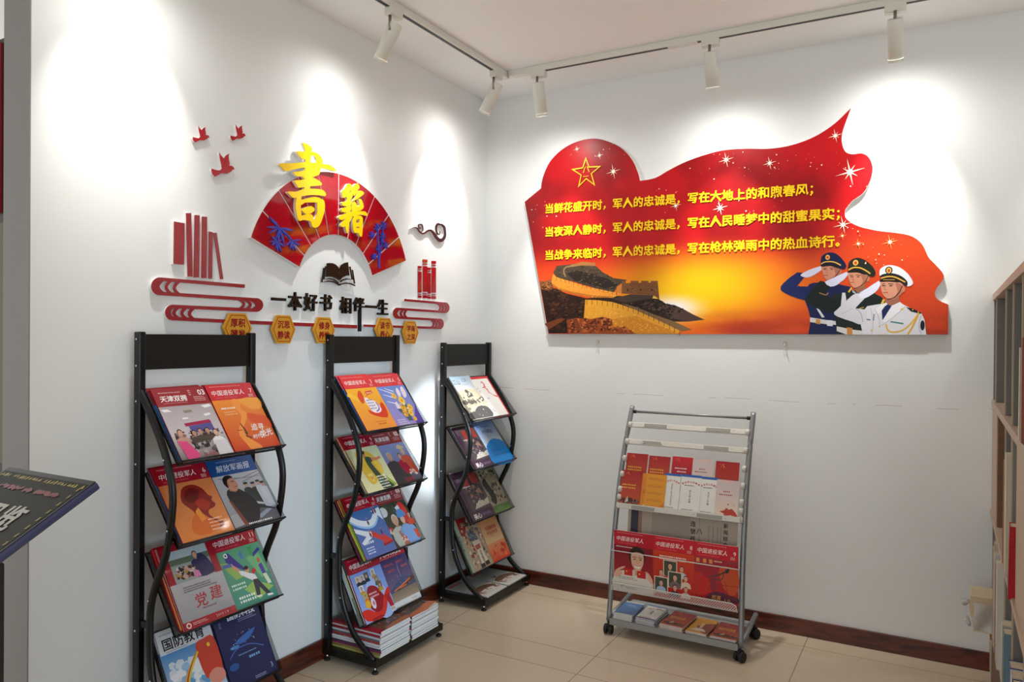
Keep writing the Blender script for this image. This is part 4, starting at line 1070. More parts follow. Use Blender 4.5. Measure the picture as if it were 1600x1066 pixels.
def c_fist(A):
    vet(A, '3', (244, 160, 40), (222, 52, 58)); A.grad(0, 0, 1, 1.05, (244, 150, 66), (246, 178, 44))
    for k in range(11):
        a = k * PI / 5.5 + .1; A.poly([(.55, .52), (.55 + .7 * math.cos(a), .52 + .7 * math.sin(a)), (.55 + .7 * math.cos(a + .22), .52 + .7 * math.sin(a + .22))], (248, 196, 56)) if 0 < .52 + .7 * math.sin(a) < 1.05 and 0 < .55 + .7 * math.cos(a) < 1 else None
    A.poly([(.26, .86), (.36, .98), (.42, .98), (.44, .84), (.34, .66), (.26, .72)], (224, 72, 44), 2); A.poly([(.55, .96), (.78, .98), (.8, .9), (.56, .86)], (222, 88, 60)); A.lines(.58, .9, .2, 1, .03, (250, 200, 190))
    A.poly([(.38, .5), (.56, .4), (.76, .5), (.86, .64), (.94, .62), (.94, .42), (.84, .26), (.54, .32), (.36, .42)], (224, 62, 36), 2)
    A.poly([(.42, .78), (.52, .8), (.56, .74), (.62, .74), (.7, .7), (.78, .6), (.78, .46), (.64, .4), (.48, .44), (.44, .58)], (240, 232, 240), 3); A.stroke([(.72, .66), (.75, .56), (.7, .48), (.6, .44)], .03, (110, 96, 176), 4)
    for i in range(4): A.lines(.46, .72 - i * .07, .24, 1, .028, (120, 108, 170))
    A.spots(.2, .4, .95, .95, 14, .008, .018, [(200, 90, 40)], 5); A.lines(.4, .18, .4, 1, .022, (206, 120, 40)); A.lines(.46, .12, .3, 1, .026, (190, 90, 40))


def c_flower(A):
    vet(A, '5', (150, 140, 206), (218, 50, 60)); A.grad(0, 0, 1, 1.05, (166, 146, 206), (94, 140, 212)); A.poly([(1, 0), (1, .5), (.7, .1), (.72, 0)], (94, 76, 172))
    for a, b2 in (((.05, 1.0), (.45, .84)), ((.1, .84), (.4, .74)), ((.1, .66), (.36, .58)), ((.25, 1.0), (.5, .9))): A.stroke([a, b2], [.012, .03], (232, 236, 244))
    for x, y, q in ((.66, .86, .8), (.85, .86, 1), (.38, .52, .7), (.42, .4, .7)): A.poly([(x - .08 * q, y - .14 * q), (x - .07 * q, y + .06 * q), (x + .04 * q, y + .16 * q), (x + .08 * q, y), (x + .02 * q, y - .12 * q)], (240, 226, 234), 3)
    A.poly([(.3, .44), (.5, .1), (.66, .1), (.6, .44)], (70, 96, 116)); A.poly([(.62, .5), (.72, .56), (.66, .2), (.58, .22)], (84, 110, 90))
    for x, y, q, c in ((.44, .78, .8, (244, 190, 70)), (.62, .64, 1.1, (248, 206, 66)), (.54, .44, 1, (246, 180, 40)), (.5, .3, .9, (244, 168, 40)), (.78, .44, .9, (246, 196, 66)), (.7, .3, .9, (248, 206, 90)), (.74, .14, .6, (244, 190, 60))):
        for k in range(6): A.ell(x + .055 * q * math.cos(k * PI / 3), y + .06 * q * math.sin(k * PI / 3), .045 * q, .05 * q, c, n=9)
        A.ell(x, y, .03 * q, .034 * q, (226, 140, 40), n=9)
    A.spots(.4, .1, .8, .6, 12, .02, .04, [(244, 236, 226), (110, 130, 70)], 3); A.lines(.1, .14, .36, 3, .03, (222, 214, 236), 1.8)


def c_dance(A):
    vet(A, '9', (214, 214, 166), (158, 18, 40)); A.grad(0, 0, 1, 1.05, (226, 222, 170), (206, 212, 170))
    A.poly([(.2, .92), (.4, .98), (.66, .9), (.82, .62), (.78, .4), (.6, .3), (.3, .16), (.18, .4)], (222, 182, 66), 3); A.poly([(.64, .7), (.8, .66), (.8, .4), (.72, .34)], (230, 196, 78))
    A.poly([(.44, .82), (.62, .78), (.62, .68), (.56, .66), (.66, .36), (.8, .18), (.9, .02), (.52, .02), (.5, .3), (.42, .6)], (42, 74, 62), 2); A.poly([(.62, .78), (.82, .76), (.92, .78), (.92, .72), (.8, .7), (.62, .7)], (210, 130, 96))
    A.ell(.44, .88, .06, .075, (200, 130, 100)); A.ell(.45, .93, .065, .045, (40, 30, 30)); A.poly([(.78, .36), (.84, .24), (.99, .06), (.92, .02), (.8, .16)], (150, 176, 66))
    A.spots(.24, .2, .5, .46, 10, .03, .06, [(232, 196, 80), (226, 150, 90), (240, 214, 130)], 7); A.lines(.5, .3, .36, 5, .034, (236, 236, 214), 1.9)


def c_elders(A):
    tj(A, '02', (138, 148, 190), (148, 44, 46)); A.grad(0, 0, 1, 1.03, (70, 64, 74), (136, 152, 202))
    A.bust(.28, .64, .2, (196, 146, 116), (190, 180, 178), (52, 52, 58), 1.2); A.poly([(.08, .5), (.44, .56), (.64, .3), (.6, 0), (.1, 0)], (54, 54, 60), 2)
    A.bust(.62, .62, .15, (206, 160, 134), (40, 34, 36), (170, 26, 56), 1.1); A.poly([(.5, .52), (.76, .52), (.84, .28), (.56, .24)], (164, 24, 56), 2); A.bust(.8, .72, .17, (214, 170, 146), (170, 150, 120), (196, 80, 60), 1.1); A.ell(.78, .9, .13, .045, (206, 184, 150)); A.ell(.76, .93, .08, .05, (212, 190, 156))
    A.poly([(.72, .54), (.98, .56), (.98, .2), (.8, .2)], (192, 78, 54)); A.spots(.64, .14, .96, .34, 12, .03, .05, [(226, 190, 170), (210, 150, 130), (230, 214, 200)], 3); A.rect(.0, 0, 1, .05, (60, 50, 54)); A.text('社会化', .4, .06, .11, (170, 34, 40), bold=.03)


def c_arrows(A):
    vet(A, '4', (70, 98, 156), (174, 20, 40)); A.grad(0, 0, 1, 1.05, (88, 104, 166), (50, 108, 168))
    A.stroke([(.0, .9), (.2, .76), (.44, .68), (.64, .7), (.8, .84)], .15, (148, 190, 232), 4); A.stroke([(.0, .94), (.2, .8), (.44, .72), (.64, .74), (.82, .9)], .13, (226, 228, 234), 4)
    A.poly([(.68, .96), (.98, 1.0), (.97, .7), (.9, .78), (.76, .92)], (226, 228, 234)); A.poly([(.0, .7), (.3, .58), (.5, .52), (.4, .4), (.1, .3), (.06, .36), (.26, .46), (.0, .6)], (220, 222, 230))
    A.poly([(.46, .56), (.76, .36), (.76, .44), (.99, .22), (.66, .2), (.7, .26), (.44, .42)], (206, 52, 44)); A.poly([(.66, .2), (.99, .22), (.98, .17), (.66, .15)], (150, 28, 30))
    for x, y in ((.76, .94), (.83, .95), (.48, .74), (.4, .48), (.76, .46)): A.poly([(x - .03, y), (x, y + .08), (x + .03, y), (x + .01, y - .06), (x - .02, y - .06)], (90, 34, 60)); A.ell(x, y + .09, .018, .022, (190, 120, 100), n=8)
    A.lines(.12, .3, .36, 1, .05, (226, 228, 226)); A.lines(.12, .2, .3, 3, .028, (206, 214, 232), 2)


def c_kids(A):
    tj(A, '03', (52, 62, 46), (132, 28, 36)); A.grad(0, 0, 1, 1.03, (80, 60, 50), (44, 58, 40)); A.spots(0, .6, 1, 1.02, 40, .04, .09, [(50, 70, 44), (36, 46, 34), (70, 84, 56)], 4)
    A.ell(.14, .86, .13, .12, (216, 214, 212)); A.ell(.76, .74, .17, .26, (204, 52, 48)); A.poly([(.56, .9), (.7, .94), (.72, .8), (.6, .8)], (222, 222, 228))
    A.bust(.4, .5, .26, (206, 156, 124), (200, 196, 190), (176, 176, 160), 1.1); A.poly([(.16, .4), (.5, .44), (.66, .2), (.62, 0), (.2, 0)], (186, 186, 174), 2); A.poly([(.36, .36), (.5, .36), (.6, .0), (.4, .0)], (176, 110, 90))
    A.bust(.66, .5, .22, (222, 176, 150), (60, 46, 44), (120, 160, 214), 1.1); A.poly([(.52, .7), (.56, .82), (.7, .84), (.8, .74), (.8, .66), (.56, .64)], (80, 140, 206), 2); A.poly([(.52, .4), (.86, .44), (.99, .26), (.96, 0), (.6, 0)], (130, 168, 220), 2)
    A.poly([(.86, .3), (1, .28), (1, .06), (.9, .08)], (220, 84, 50)); A.bust(.92, .58, .14, (206, 150, 126), (40, 34, 34), (210, 80, 54))
    A.spots(.02, .3, .24, .56, 14, .03, .06, [(200, 60, 60), (220, 190, 180), (70, 60, 60), (190, 200, 214)], 9); A.spots(.36, .06, .6, .3, 10, .02, .05, [(200, 70, 60), (226, 190, 170), (240, 230, 220)], 6)


def c_collage(A):
    vet(A, '', (136, 164, 222), (160, 22, 40)); A.grad(0, 0, 1, 1.05, (150, 172, 226), (120, 150, 214)); A.poly([(.3, .6), (.62, .9), (.95, .4), (.9, 0), (.5, 0)], (164, 186, 232), 3)
    A.poly([(.34, .64), (.5, .7), (.66, .62), (.76, .44), (.78, .3), (.5, .1), (.26, .3)], (156, 24, 36), 3); A.lines(.36, .52, .3, 2, .034, (236, 200, 200), 2)
    r = random.Random(2)
    for x, y, c in ((.12, .88, (210, 196, 170)), (.26, .88, (200, 190, 176)), (.4, .9, (90, 96, 84)), (.62, .92, (206, 206, 208)), (.66, .76, (150, 140, 120)), (.7, .62, (120, 100, 80)), (.14, .68, (214, 220, 226)), (.18, .5, (190, 176, 90))):
        A.rect(x, y - .1, x + .13, y + .1, c); A.bust(x + .065, y - .01, .08, (206, 156, 130), (36, 30, 30), r.choice([(40, 44, 60), (60, 80, 60), (196, 150, 40), (60, 70, 150), (220, 110, 40)]), 1)
    A.ell(.24, .36, .08, .09, (232, 176, 40)); A.ell(.4, .34, .07, .12, (222, 220, 230)); A.ell(.41, .34, .035, .05, (214, 120, 130))
    A.poly([(0, .26), (.2, .26), (.4, .14), (.6, .16), (.72, .34), (.9, .5), (1, .52), (1, .4), (.88, .34), (.74, .14), (.56, .0), (.3, 0), (.05, .06)], (214, 48, 36), 3)
    A.poly([(.8, .4), (.95, .42), (.98, .12), (.86, .1)], (176, 30, 36)); A.poly([(.2, 0), (.6, .0), (.5, .06), (.22, .05)], (170, 28, 36)); A.rect(.84, .02, .99, .12, (226, 222, 214))
    for k in range(7): A.rect(.855 + k * .018, .04, .863 + k * .018, .1, (40, 40, 40))


def c_night(A):
    A.rect(0, 0, 1, 1.38, (66, 58, 106)); A.rect(0, 1.08, 1, 1.38, (176, 28, 42)); A.text('天津双拥', .12, 1.15, .19, (232, 226, 226), bold=.03); A.lines(.1, 1.1, .8, 1, .012, (226, 150, 150))
    A.grad(0, .4, 1, 1.08, (110, 96, 130), (58, 44, 96)); A.grad(0, .12, 1, .36, (166, 146, 122), (130, 110, 92)); A.rect(0, 0, 1, .13, (222, 220, 218))
    A.poly([(.06, .38), (.3, .5), (.5, .56), (.62, .64), (.7, .55), (.9, .58), (1, .5), (1, .36), (.06, .33)], (76, 84, 120)); A.poly([(.3, .36), (.9, .54), (.98, .54), (1, .46), (.7, .38), (.3, .33)], (96, 62, 54))
    A.stroke([(.2, .36), (.5, .42), (.84, .5)], .03, (220, 120, 70)); A.stroke([(.4, .38), (.66, .4)], .024, (226, 110, 60)); A.stroke([(.6, .96), (.56, .78), (.58, .6)], [.006, .02, .006], (150, 140, 200))
    A.lines(.16, .92, .38, 1, .05, (176, 70, 90)); A.lines(.56, .92, .26, 1, .05, (176, 70, 90)); A.lines(.22, .78, .3, 1, .05, (186, 76, 90)); A.lines(.7, .8, .28, 1, .045, (196, 84, 90)); A.spots(.1, .4, .9, .7, 12, .006, .014, [(232, 220, 200), (214, 150, 110)], 5); A.lines(.68, .06, .24, 1, .016, (150, 146, 150))


def c_ink(A):
    A.rect(0, 0, 1, 1.38, (214, 206, 196)); A.grad(0, .9, 1, 1.38, (210, 204, 206), (168, 196, 214)); A.text('江山', .05, 1.14, .17, (44, 40, 40), bold=.01, rot=-.04); A.text('之友', .5, 1.2, .13, (90, 110, 130), rot=.03); A.lines(.4, 1.1, .4, 1, .014, (120, 140, 150))
    A.poly([(0, .84), (.2, .92), (.5, .98), (.8, .96), (1, .84), (1, .3), (0, .3)], (206, 190, 160), 3); A.poly([(.38, .94), (.48, .96), (.66, .74), (.36, .7)], (86, 82, 78)); A.poly([(0, .62), (.3, .66), (.7, .62), (1, .7), (1, .56), (.5, .5), (0, .52)], (92, 86, 78), 3)
    A.spots(0, .3, 1, .9, 40, .02, .07, [(222, 204, 172), (190, 168, 130), (120, 108, 90), (90, 82, 74), (228, 216, 194)], 6); A.poly([(0, .24), (.3, .3), (.6, .42), (1, .36), (1, .06), (0, .06)], (86, 82, 78), 3); A.spots(.2, .1, .95, .36, 10, .01, .03, [(220, 216, 208), (120, 116, 108)], 8); A.rect(0, 0, 1, .06, (222, 208, 190))


def c_redcall(A):
    A.rect(0, 0, 1, 1.38, (204, 40, 44)); A.rect(0, .02, .93, 1.30, (232, 228, 224)); A.stroke([(.44, 1.14), (.5, 1.2), (.58, 1.12), (.5, 1.02), (.56, .92), (.6, .82)], [.02, .03, .05, .03, .04, .02], (206, 44, 40), 3)
    A.stroke([(.62, .98), (.56, .84), (.66, .78), (.74, .72), (.92, .66)], [.02, .03, .02, .03, .05], (206, 44, 40), 3); A.stroke([(.38, 1.0), (.6, 1.02)], .025, (206, 44, 40)); A.text('人民', .12, .96, .11, (150, 150, 166), vert=True); A.text('军队', .16, .5, .09, (150, 150, 150), vert=True); A.lines(.3, .62, .14, 1, .04, (170, 176, 190)); A.spots(.1, .06, .4, .3, 6, .02, .04, [(190, 186, 186)], 3)


def c_purple(A):
    A.rect(0, 0, 1, 1.38, (66, 38, 56)); A.rect(.16, .26, 1, 1.3, (78, 64, 68)); A.poly([(.3, 1.24), (.9, 1.28), (.94, .98), (.32, .94)], (150, 52, 44)); A.poly([(.5, 1.3), (.62, 1.3), (.66, .9), (.52, .9)], (50, 42, 50)); A.spots(.2, .5, .98, 1.0, 60, .03, .08, [(64, 50, 58), (110, 96, 96), (44, 38, 46), (150, 110, 90), (120, 60, 56)], 4)
    A.poly([(.3, .3), (.96, .34), (1, .52), (.8, .46), (.6, .5), (.4, .4)], (196, 182, 168)); A.spots(.3, .34, .98, .56, 24, .01, .03, [(222, 212, 196), (60, 50, 54)], 6); A.text('美心', .12, .06, .16, (222, 206, 200), bold=.03); A.text('当代水彩', .5, .09, .09, (150, 116, 160))
    A.lines(.06, 1.28, .09, 6, .014, (150, 116, 140), 2.5); A.lines(.2, .92, .4, 1, .02, (230, 226, 220))


def c_bluebook(A):
    A.rect(0, 0, 1, 1.38, (36, 116, 190)); A.grad(0, .5, 1, 1.38, (216, 222, 226), (20, 96, 170)); A.poly([(0, .48), (.25, .66), (.5, .74), (.75, .72), (1, .58), (1, 0), (0, 0)], (26, 128, 206), 3); A.rect(0, 0, 1, .5, (26, 128, 206)); A.text('时刊精选', .5, .94, .13, (60, 84, 110), 'c', bold=.03); A.lines(.12, 1.14, .76, 1, .03, (30, 80, 140)); A.lines(.4, .84, .2, 1, .02, (110, 140, 170)); A.lines(.2, .4, .6, 4, .02, (30, 100, 176), 2.6)


def c_inktree(A):
    A.rect(0, 0, 1, 1.38, (150, 140, 114)); A.rect(0, 0, 1, .22, (88, 116, 62)); A.lines(.3, .1, .4, 1, .07, (110, 140, 84)); A.spots(.0, .26, 1, 1.32, 90, .02, .08, [(60, 54, 44), (110, 100, 80), (196, 184, 156), (40, 36, 32), (150, 138, 110)], 11); A.poly([(.1, .9), (.3, 1.0), (.4, .8), (.5, .5), (.4, .3), (.26, .26), (.2, .6)], (38, 34, 32), 3)


def c_warrior(A):
    A.rect(0, 0, 1, 1.38, (170, 150, 124)); A.rect(0, 0, .16, 1.38, (152, 164, 142)); A.poly([(.16, .96), (.3, .9), (.5, 1.2), (.6, 1.38), (.16, 1.38)], (150, 34, 32)); A.spots(.16, .02, 1, 1.3, 110, .02, .07, [(196, 176, 146), (120, 100, 82), (150, 60, 50), (210, 196, 170), (90, 78, 70), (176, 120, 96)], 12)
    A.poly([(.44, 1.0), (.62, 1.04), (.7, .86), (.76, .7), (.5, .7), (.42, .84)], (90, 96, 110), 2); A.spots(.42, .7, .76, 1.02, 30, .02, .04, [(120, 130, 146), (70, 76, 92), (150, 156, 166)], 3); A.ell(.5, 1.1, .07, .09, (196, 140, 112)); A.poly([(.42, 1.14), (.5, 1.26), (.6, 1.16), (.56, 1.12)], (60, 66, 70)); A.poly([(.46, .72), (.78, .72), (.8, .44), (.5, .46)], (206, 190, 170)); A.poly([(.5, .6), (.74, .62), (.72, .5), (.54, .48)], (170, 80, 60))
    A.poly([(.52, .46), (.62, .46), (.62, .1), (.52, .1)], (210, 200, 186)); A.poly([(.68, .46), (.78, .46), (.8, .12), (.7, .12)], (210, 200, 186)); A.poly([(.48, .12), (.64, .12), (.64, .02), (.46, .02)], (40, 34, 34)); A.poly([(.68, .14), (.84, .14), (.86, .04), (.68, .04)], (40, 34, 34)); A.text('大观艺术', .05, .9, .1, (60, 70, 60), vert=True)
    for a, b2 in (((.36, 1.36), (.62, .9)), ((.46, 1.36), (.7, .94))): A.stroke([a, b2], .018, (60, 46, 40))


def c_sunset(A):
    A.rect(0, 0, 1, 1.38, (206, 140, 70)); A.grad(0, .3, 1, 1.38, (222, 196, 150), (206, 120, 44)); A.poly([(.1, 1.2), (.4, 1.1), (.9, 1.26), (.9, 1.38), (.1, 1.38)], (226, 160, 60)); A.grad(0, 0, 1, .5, (200, 54, 30), (226, 150, 96)); A.spots(0, .02, 1, .46, 30, .03, .09, [(210, 70, 40), (226, 110, 60), (196, 46, 30)], 5)
    A.text('为国献青春', .5, .86, .12, (176, 44, 36), 'c', bold=.03); A.text('不负好年华', .5, .72, .12, (176, 44, 36), 'c', bold=.03); A.lines(.3, .66, .4, 1, .014, (170, 110, 70))


def c_horse(A):
    A.rect(0, 0, 1, 1.38, (196, 196, 190)); A.rect(0, 0, 1, .1, (206, 202, 190)); A.grad(0, .6, 1, 1.38, (176, 178, 174), (112, 116, 116)); A.rect(.06, 1.2, .6, 1.32, (156, 44, 56)); A.spots(.02, .14, .98, .6, 50, .03, .08, [(140, 96, 70), (110, 74, 56), (206, 190, 166), (176, 140, 116), (150, 70, 56), (214, 206, 192)], 21); A.poly([(.1, .5), (.4, .62), (.7, .6), (.95, .44), (.9, .3), (.6, .4), (.2, .36)], (112, 80, 58), 3); A.poly([(.3, .8), (.4, .7), (.5, .84), (.44, .66), (.34, .64)], (70, 66, 64), 2)


def c_mint(A):
    A.rect(0, 0, 1, 1.38, (150, 160, 140)); A.rect(.12, .8, .3, 1.3, (150, 30, 44)); A.lines(.34, 1.2, .1, 6, .03, (60, 60, 50)); A.spots(.4, .2, .95, 1.3, 24, .03, .08, [(110, 112, 96), (170, 172, 150), (60, 60, 56)], 3)


def c_cream(A):
    A.rect(0, 0, 1, 1.38, (196, 186, 164)); A.text('艺文', .1, 1.2, .14, (50, 46, 40)); A.spots(.2, .2, .95, 1.1, 20, .03, .08, [(170, 160, 140), (150, 138, 120)], 3)


def c_crowd(A):
    A.rect(0, 0, 1, 1.38, (86, 74, 58)); A.rect(0, 0, .13, 1.38, (140, 18, 34)); A.spots(.12, .02, 1, 1.36, 130, .02, .06, [(60, 54, 44), (120, 100, 76), (84, 76, 56), (150, 126, 90), (54, 46, 40), (170, 90, 50)], 15); A.poly([(.14, 0), (1, 0), (1, .14), (.5, .12)], (176, 104, 60), 2)


def c_dusk(A):
    A.rect(0, 0, 1, 1.38, (96, 86, 84)); A.grad(0, .5, 1, 1.38, (104, 92, 88), (74, 68, 74)); A.rect(0, 0, .06, 1.38, (126, 30, 40)); A.spots(.06, .1, 1, .6, 60, .03, .07, [(120, 96, 80), (84, 90, 76), (70, 60, 56), (150, 120, 100)], 18); A.poly([(.06, .12), (.5, .2), (1, .3), (1, 0), (.06, 0)], (196, 104, 54), 2); A.poly([(.6, 0), (1, 0), (1, .1)], (214, 200, 186)); A.stroke([(.1, .36), (.5, .46), (1, .56)], .03, (150, 130, 110))


def c_smile(A):
    vet(A, '', (150, 26, 42), (190, 22, 46)); A.grad(0, .3, 1, 1.05, (158, 26, 40), (136, 20, 40)); A.lines(.06, 1.0, .56, 1, .02, (240, 220, 214))
    A.poly([(0, .3), (.1, .42), (.5, .5), (.9, .42), (1, .3), (1, 0), (0, 0)], (222, 216, 208), 3); A.rect(0, 0, 1, .26, (222, 216, 208)); A.poly([(.5, .52), (.7, .52), (.72, .38), (.48, .38)], (206, 156, 128))
    A.ell(.6, .82, .21, .24, (34, 28, 28)); A.poly([(.44, .8), (.48, .92), (.62, .96), (.74, .9), (.77, .78), (.74, .62), (.66, .5), (.56, .5), (.47, .62)], (226, 176, 148), 3); A.poly([(.42, .84), (.48, .98), (.62, 1.02), (.76, .96), (.79, .82), (.75, .9), (.6, .93), (.48, .9)], (30, 24, 24), 2)
    for x in (.535, .685): A.ell(x, .76, .035, .012, (40, 30, 28)); A.stroke([(x - .05, .8), (x, .815), (x + .05, .8)], .014, (50, 38, 34))
    A.poly([(.53, .62), (.61, .6), (.69, .62), (.66, .56), (.56, .56)], (240, 236, 232), 2); A.stroke([(.52, .63), (.61, .6), (.7, .63)], .012, (176, 90, 80)); A.stroke([(.61, .76), (.59, .68), (.63, .67)], .014, (196, 140, 116))
    for x0, x1, y in ((.27, .5, .36), (.6, .84, .34)): A.rect(x0, y, x1, y + .16, (196, 34, 34)); A.ell(x0 + .06, y + .09, .02, .02, (240, 190, 80)); A.rect(x1 - .02, y, x1 + .05, y + .14, (214, 200, 190))
    for pts in ([(0, .3), (.04, .44), (.2, .54), (.3, .56), (.24, .5), (.14, .44), (.24, .4), (.16, .32), (.06, .28)], [(1, .26), (.96, .4), (.86, .5), (.8, .5), (.88, .42), (.84, .36), (.94, .26)]): A.poly(pts, (226, 176, 150), 2)
    A.text('庆', .18, .06, .1, (60, 50, 46), bold=.03); A.lines(.3, .08, .3, 2, .018, (140, 120, 110)); A.lines(.12, .3, .5, 2, .02, (150, 130, 120))


def c_group(A):
    vet(A, '8', (196, 46, 34), (204, 26, 46)); A.grad(0, 0, 1, 1.05, (186, 30, 36), (210, 66, 36)); A.lines(.16, .92, .8, 2, .035, (246, 226, 210), 1.6)
    for x, y, q, fr, sh in ((.42, .66, .14, 1, (70, 84, 54)), (.7, .64, .13, 0, (190, 196, 204)), (.2, .5, .13, 0, (226, 150, 160)), (.54, .42, .14, 1, (120, 100, 110)), (.8, .44, .13, 0, (222, 200, 180)), (.2, .26, .13, 1, (176, 196, 222)), (.8, .2, .12, 0, (222, 200, 196)), (.54, .2, .13, 0, (60, 50, 66))):
        if fr: A.rect(x - .17, y - .17, x + .17, y + .2, (226, 214, 196)); A.rect(x - .15, y - .15, x + .15, y + .18, (70, 76, 62))
        A.bust(x, y, q, (218, 168, 142), (36, 30, 30), sh, 1.0)


def c_bugle(A):
    vet(A, '9', (176, 34, 36), (204, 26, 46)); A.grad(0, 0, 1, 1.05, (184, 28, 34), (160, 40, 60)); A.poly([(.6, .9), (1, .86), (1, .4), (.8, .3), (.6, .6)], (196, 78, 40), 2); A.poly([(.0, .7), (.3, .6), (.4, .3), (0, .2)], (196, 40, 36), 2)
    for x in (.04, .2, .34): A.rect(x, .93, x + .08, 1.02, (222, 150, 80))
    A.lines(.46, .98, .2, 1, .03, (236, 190, 150)); A.poly([(.28, .2), (.5, .34), (.8, .3), (1, .26), (1, .14), (.6, .12), (.3, .1)], (90, 34, 60), 2); A.poly([(.36, .6), (.5, .6), (.52, .36), (.38, .36)], (140, 44, 60))
    A.stroke([(.3, .62), (.5, .68), (.7, .78), (.76, .84)], [.012, .03, .04, .1], (70, 56, 54), 3); A.stroke([(.42, .62), (.6, .6), (.68, .7), (.64, .76)], .024, (90, 66, 56), 3); A.ell(.77, .83, .03, .07, (40, 34, 36), -.4)
    for a, b2 in (((.4, .5), (.3, .3)), ((.7, .6), (.8, .2)), ((.1, .1), (.4, .3)), ((.6, .5), (1, .5))): A.stroke([a, b2], .01, (130, 20, 26))
    A.text('欢喜', .4, .16, .11, (226, 176, 70), shear=.15); A.text('人生', .66, .13, .09, (226, 176, 70), shear=.15)


def c_redbro(A, H=2.0):
    A.rect(0, 0, 1, H, (168, 30, 28)); A.grad(0, 0, 1, H, (186, 76, 34), (160, 22, 30)); A.spots(.06, H * .82, .5, H * .96, 8, .02, .06, [(226, 110, 60), (206, 60, 40)], 3); A.lines(.18, H * .91, .34, 1, .03, (70, 16, 18)); A.lines(.1, H * .58, .8, 1, .075, (216, 166, 56)); A.lines(.1, H * .5, .8, 1, .075, (216, 166, 56))
    A.spots(.02, .06, .98, H * .27, 50, .04, .1, [(40, 34, 34), (66, 54, 50), (110, 96, 90), (30, 26, 28), (150, 60, 50)], 6); A.poly([(.3, .2), (.4, H * .3), (.46, .3)], (206, 190, 170))


def c_orangebro(A, H=2.0):
    A.rect(0, 0, 1, H, (216, 144, 36)); A.rect(0, 0, .18, H, (206, 126, 34)); A.poly([(0, 0), (.2, .0), (.18, .28)], (230, 200, 160)); A.poly([(.6, 0), (1, .5), (1, 0)], (206, 116, 40))
    for k in range(4): A.lines(.26, H * (.88 - .2 * k), .64, 3, .026, (176, 92, 30), 1.9)
    A.lines(.08, H * .5, .07, 3, .04, (170, 80, 30), 1.8)


def c_whitebro(A, H=2.0, t='先进事迹集', full=False):
    A.rect(0, 0, 1, H, (222, 220, 214)); A.rect(0, H * .94, 1, H, (40, 92, 170))
    s_ = '退役军人的榜样'
    for i, ch in enumerate(s_):
        a = (i - 3) / 3.0; A.text(ch, .5 + a * .38, H * .80 - .10 * a * a, .11, (196, 66, 50), 'c', rot=-a * .3, bold=.03)
    if full: A.text('退役军人学习身边榜样', .5, H * .7, .1, (70, 74, 84), 'c', vert=True)
    else: A.lines(.2, H * .72, .6, 1, .045, (90, 92, 96)); A.text(t, .5, H * .58, .12, (60, 64, 72), 'c', vert=True)
    A.lines(.14, H * .13, .72, 1, .035, (110, 110, 114)); A.lines(.3, H * .09, .4, 1, .03, (130, 130, 134)); A.ell(.3, .06, .05, .03, (190, 80, 60))


def c_pinkbro(A, H=2.0):
    A.rect(0, 0, 1, H, (206, 190, 186)); A.grad(0, 0, 1, H, (222, 200, 180), (196, 182, 184)); A.ell(.5, H * .96, .3, .05, (220, 176, 160)); A.lines(.32, H * .7, .34, 1, .06, (150, 40, 60)); A.lines(.14, H * .62, .72, 1, .06, (150, 40, 60))
    A.poly([(.22, .44), (.4, .5), (.5, .64), (.62, .56), (.72, .62), (.9, .46), (.98, .2), (.5, .18), (.4, .36)], (176, 52, 36), 2); A.spots(.5, .14, .95, .34, 12, .04, .08, [(222, 200, 196), (200, 120, 110)], 5); A.poly([(0, 0), (1, 0), (1, .12), (.6, .2), (0, .14)], (120, 20, 46), 2); A.poly([(.52, .8), (.58, .88), (.6, .78)], (176, 80, 60)); A.stroke([(.76, .76), (.8, .78), (.84, .76)], .02, (190, 110, 90))


def c_deepred(A, H=2.0):
    A.rect(0, 0, 1, H, (150, 20, 34)); A.grad(0, 0, 1, H, (120, 16, 34), (190, 30, 44)); A.spots(.05, H * .8, .5, H * .98, 8, .03, .09, [(206, 50, 54)], 3); A.lines(.16, H * .66, .7, 1, .06, (232, 210, 210)); A.lines(.28, H * .57, .5, 1, .06, (232, 210, 210))


def c_bluelet(A, H=1.4):
    A.rect(0, 0, 1, H, (204, 206, 202)); A.grad(0, .1, 1, H * .9, (64, 104, 160), (70, 116, 176)); A.poly([(.1, 1.0), (.5, 1.1), (.9, .9), (.6, .8)], (90, 134, 186), 3); A.lines(.3, 1.0, .4, 1, .05, (170, 190, 214)); A.lines(.2, .3, .5, 1, .04, (110, 150, 196))


def c_whitelet(A, H=1.4):
    c_whitebro(A, H, '事迹集'); A.rect(0, 0, 1, .1, (70, 88, 140)); A.spots(.1, .06, .9, .16, 12, .03, .06, [(206, 70, 56)], 2)


def c_redlet(A, H=1.4):
    c_redbro(A, H)


def c_yellowlet(A, H=1.4):
    A.rect(0, 0, 1, H, (220, 152, 34)); A.poly([(.3, .6), (1, 1.1), (1, .1), (.7, .1), (.5, .3)], (150, 66, 50), 2); A.poly([(.2, .3), (.5, .46), (.8, .3), (.8, .2), (.2, .2)], (222, 206, 200), 2); A.poly([(.4, .9), (.56, .96), (.56, .5), (.44, .5)], (226, 190, 130))


# ------------------------------------------------------------------ magazines
MC = {}
def colmat(c, rough=0.5):
    if c not in MC: MC[c] = mat('card_%d_%d_%d' % c, c, rough)
    return MC[c]


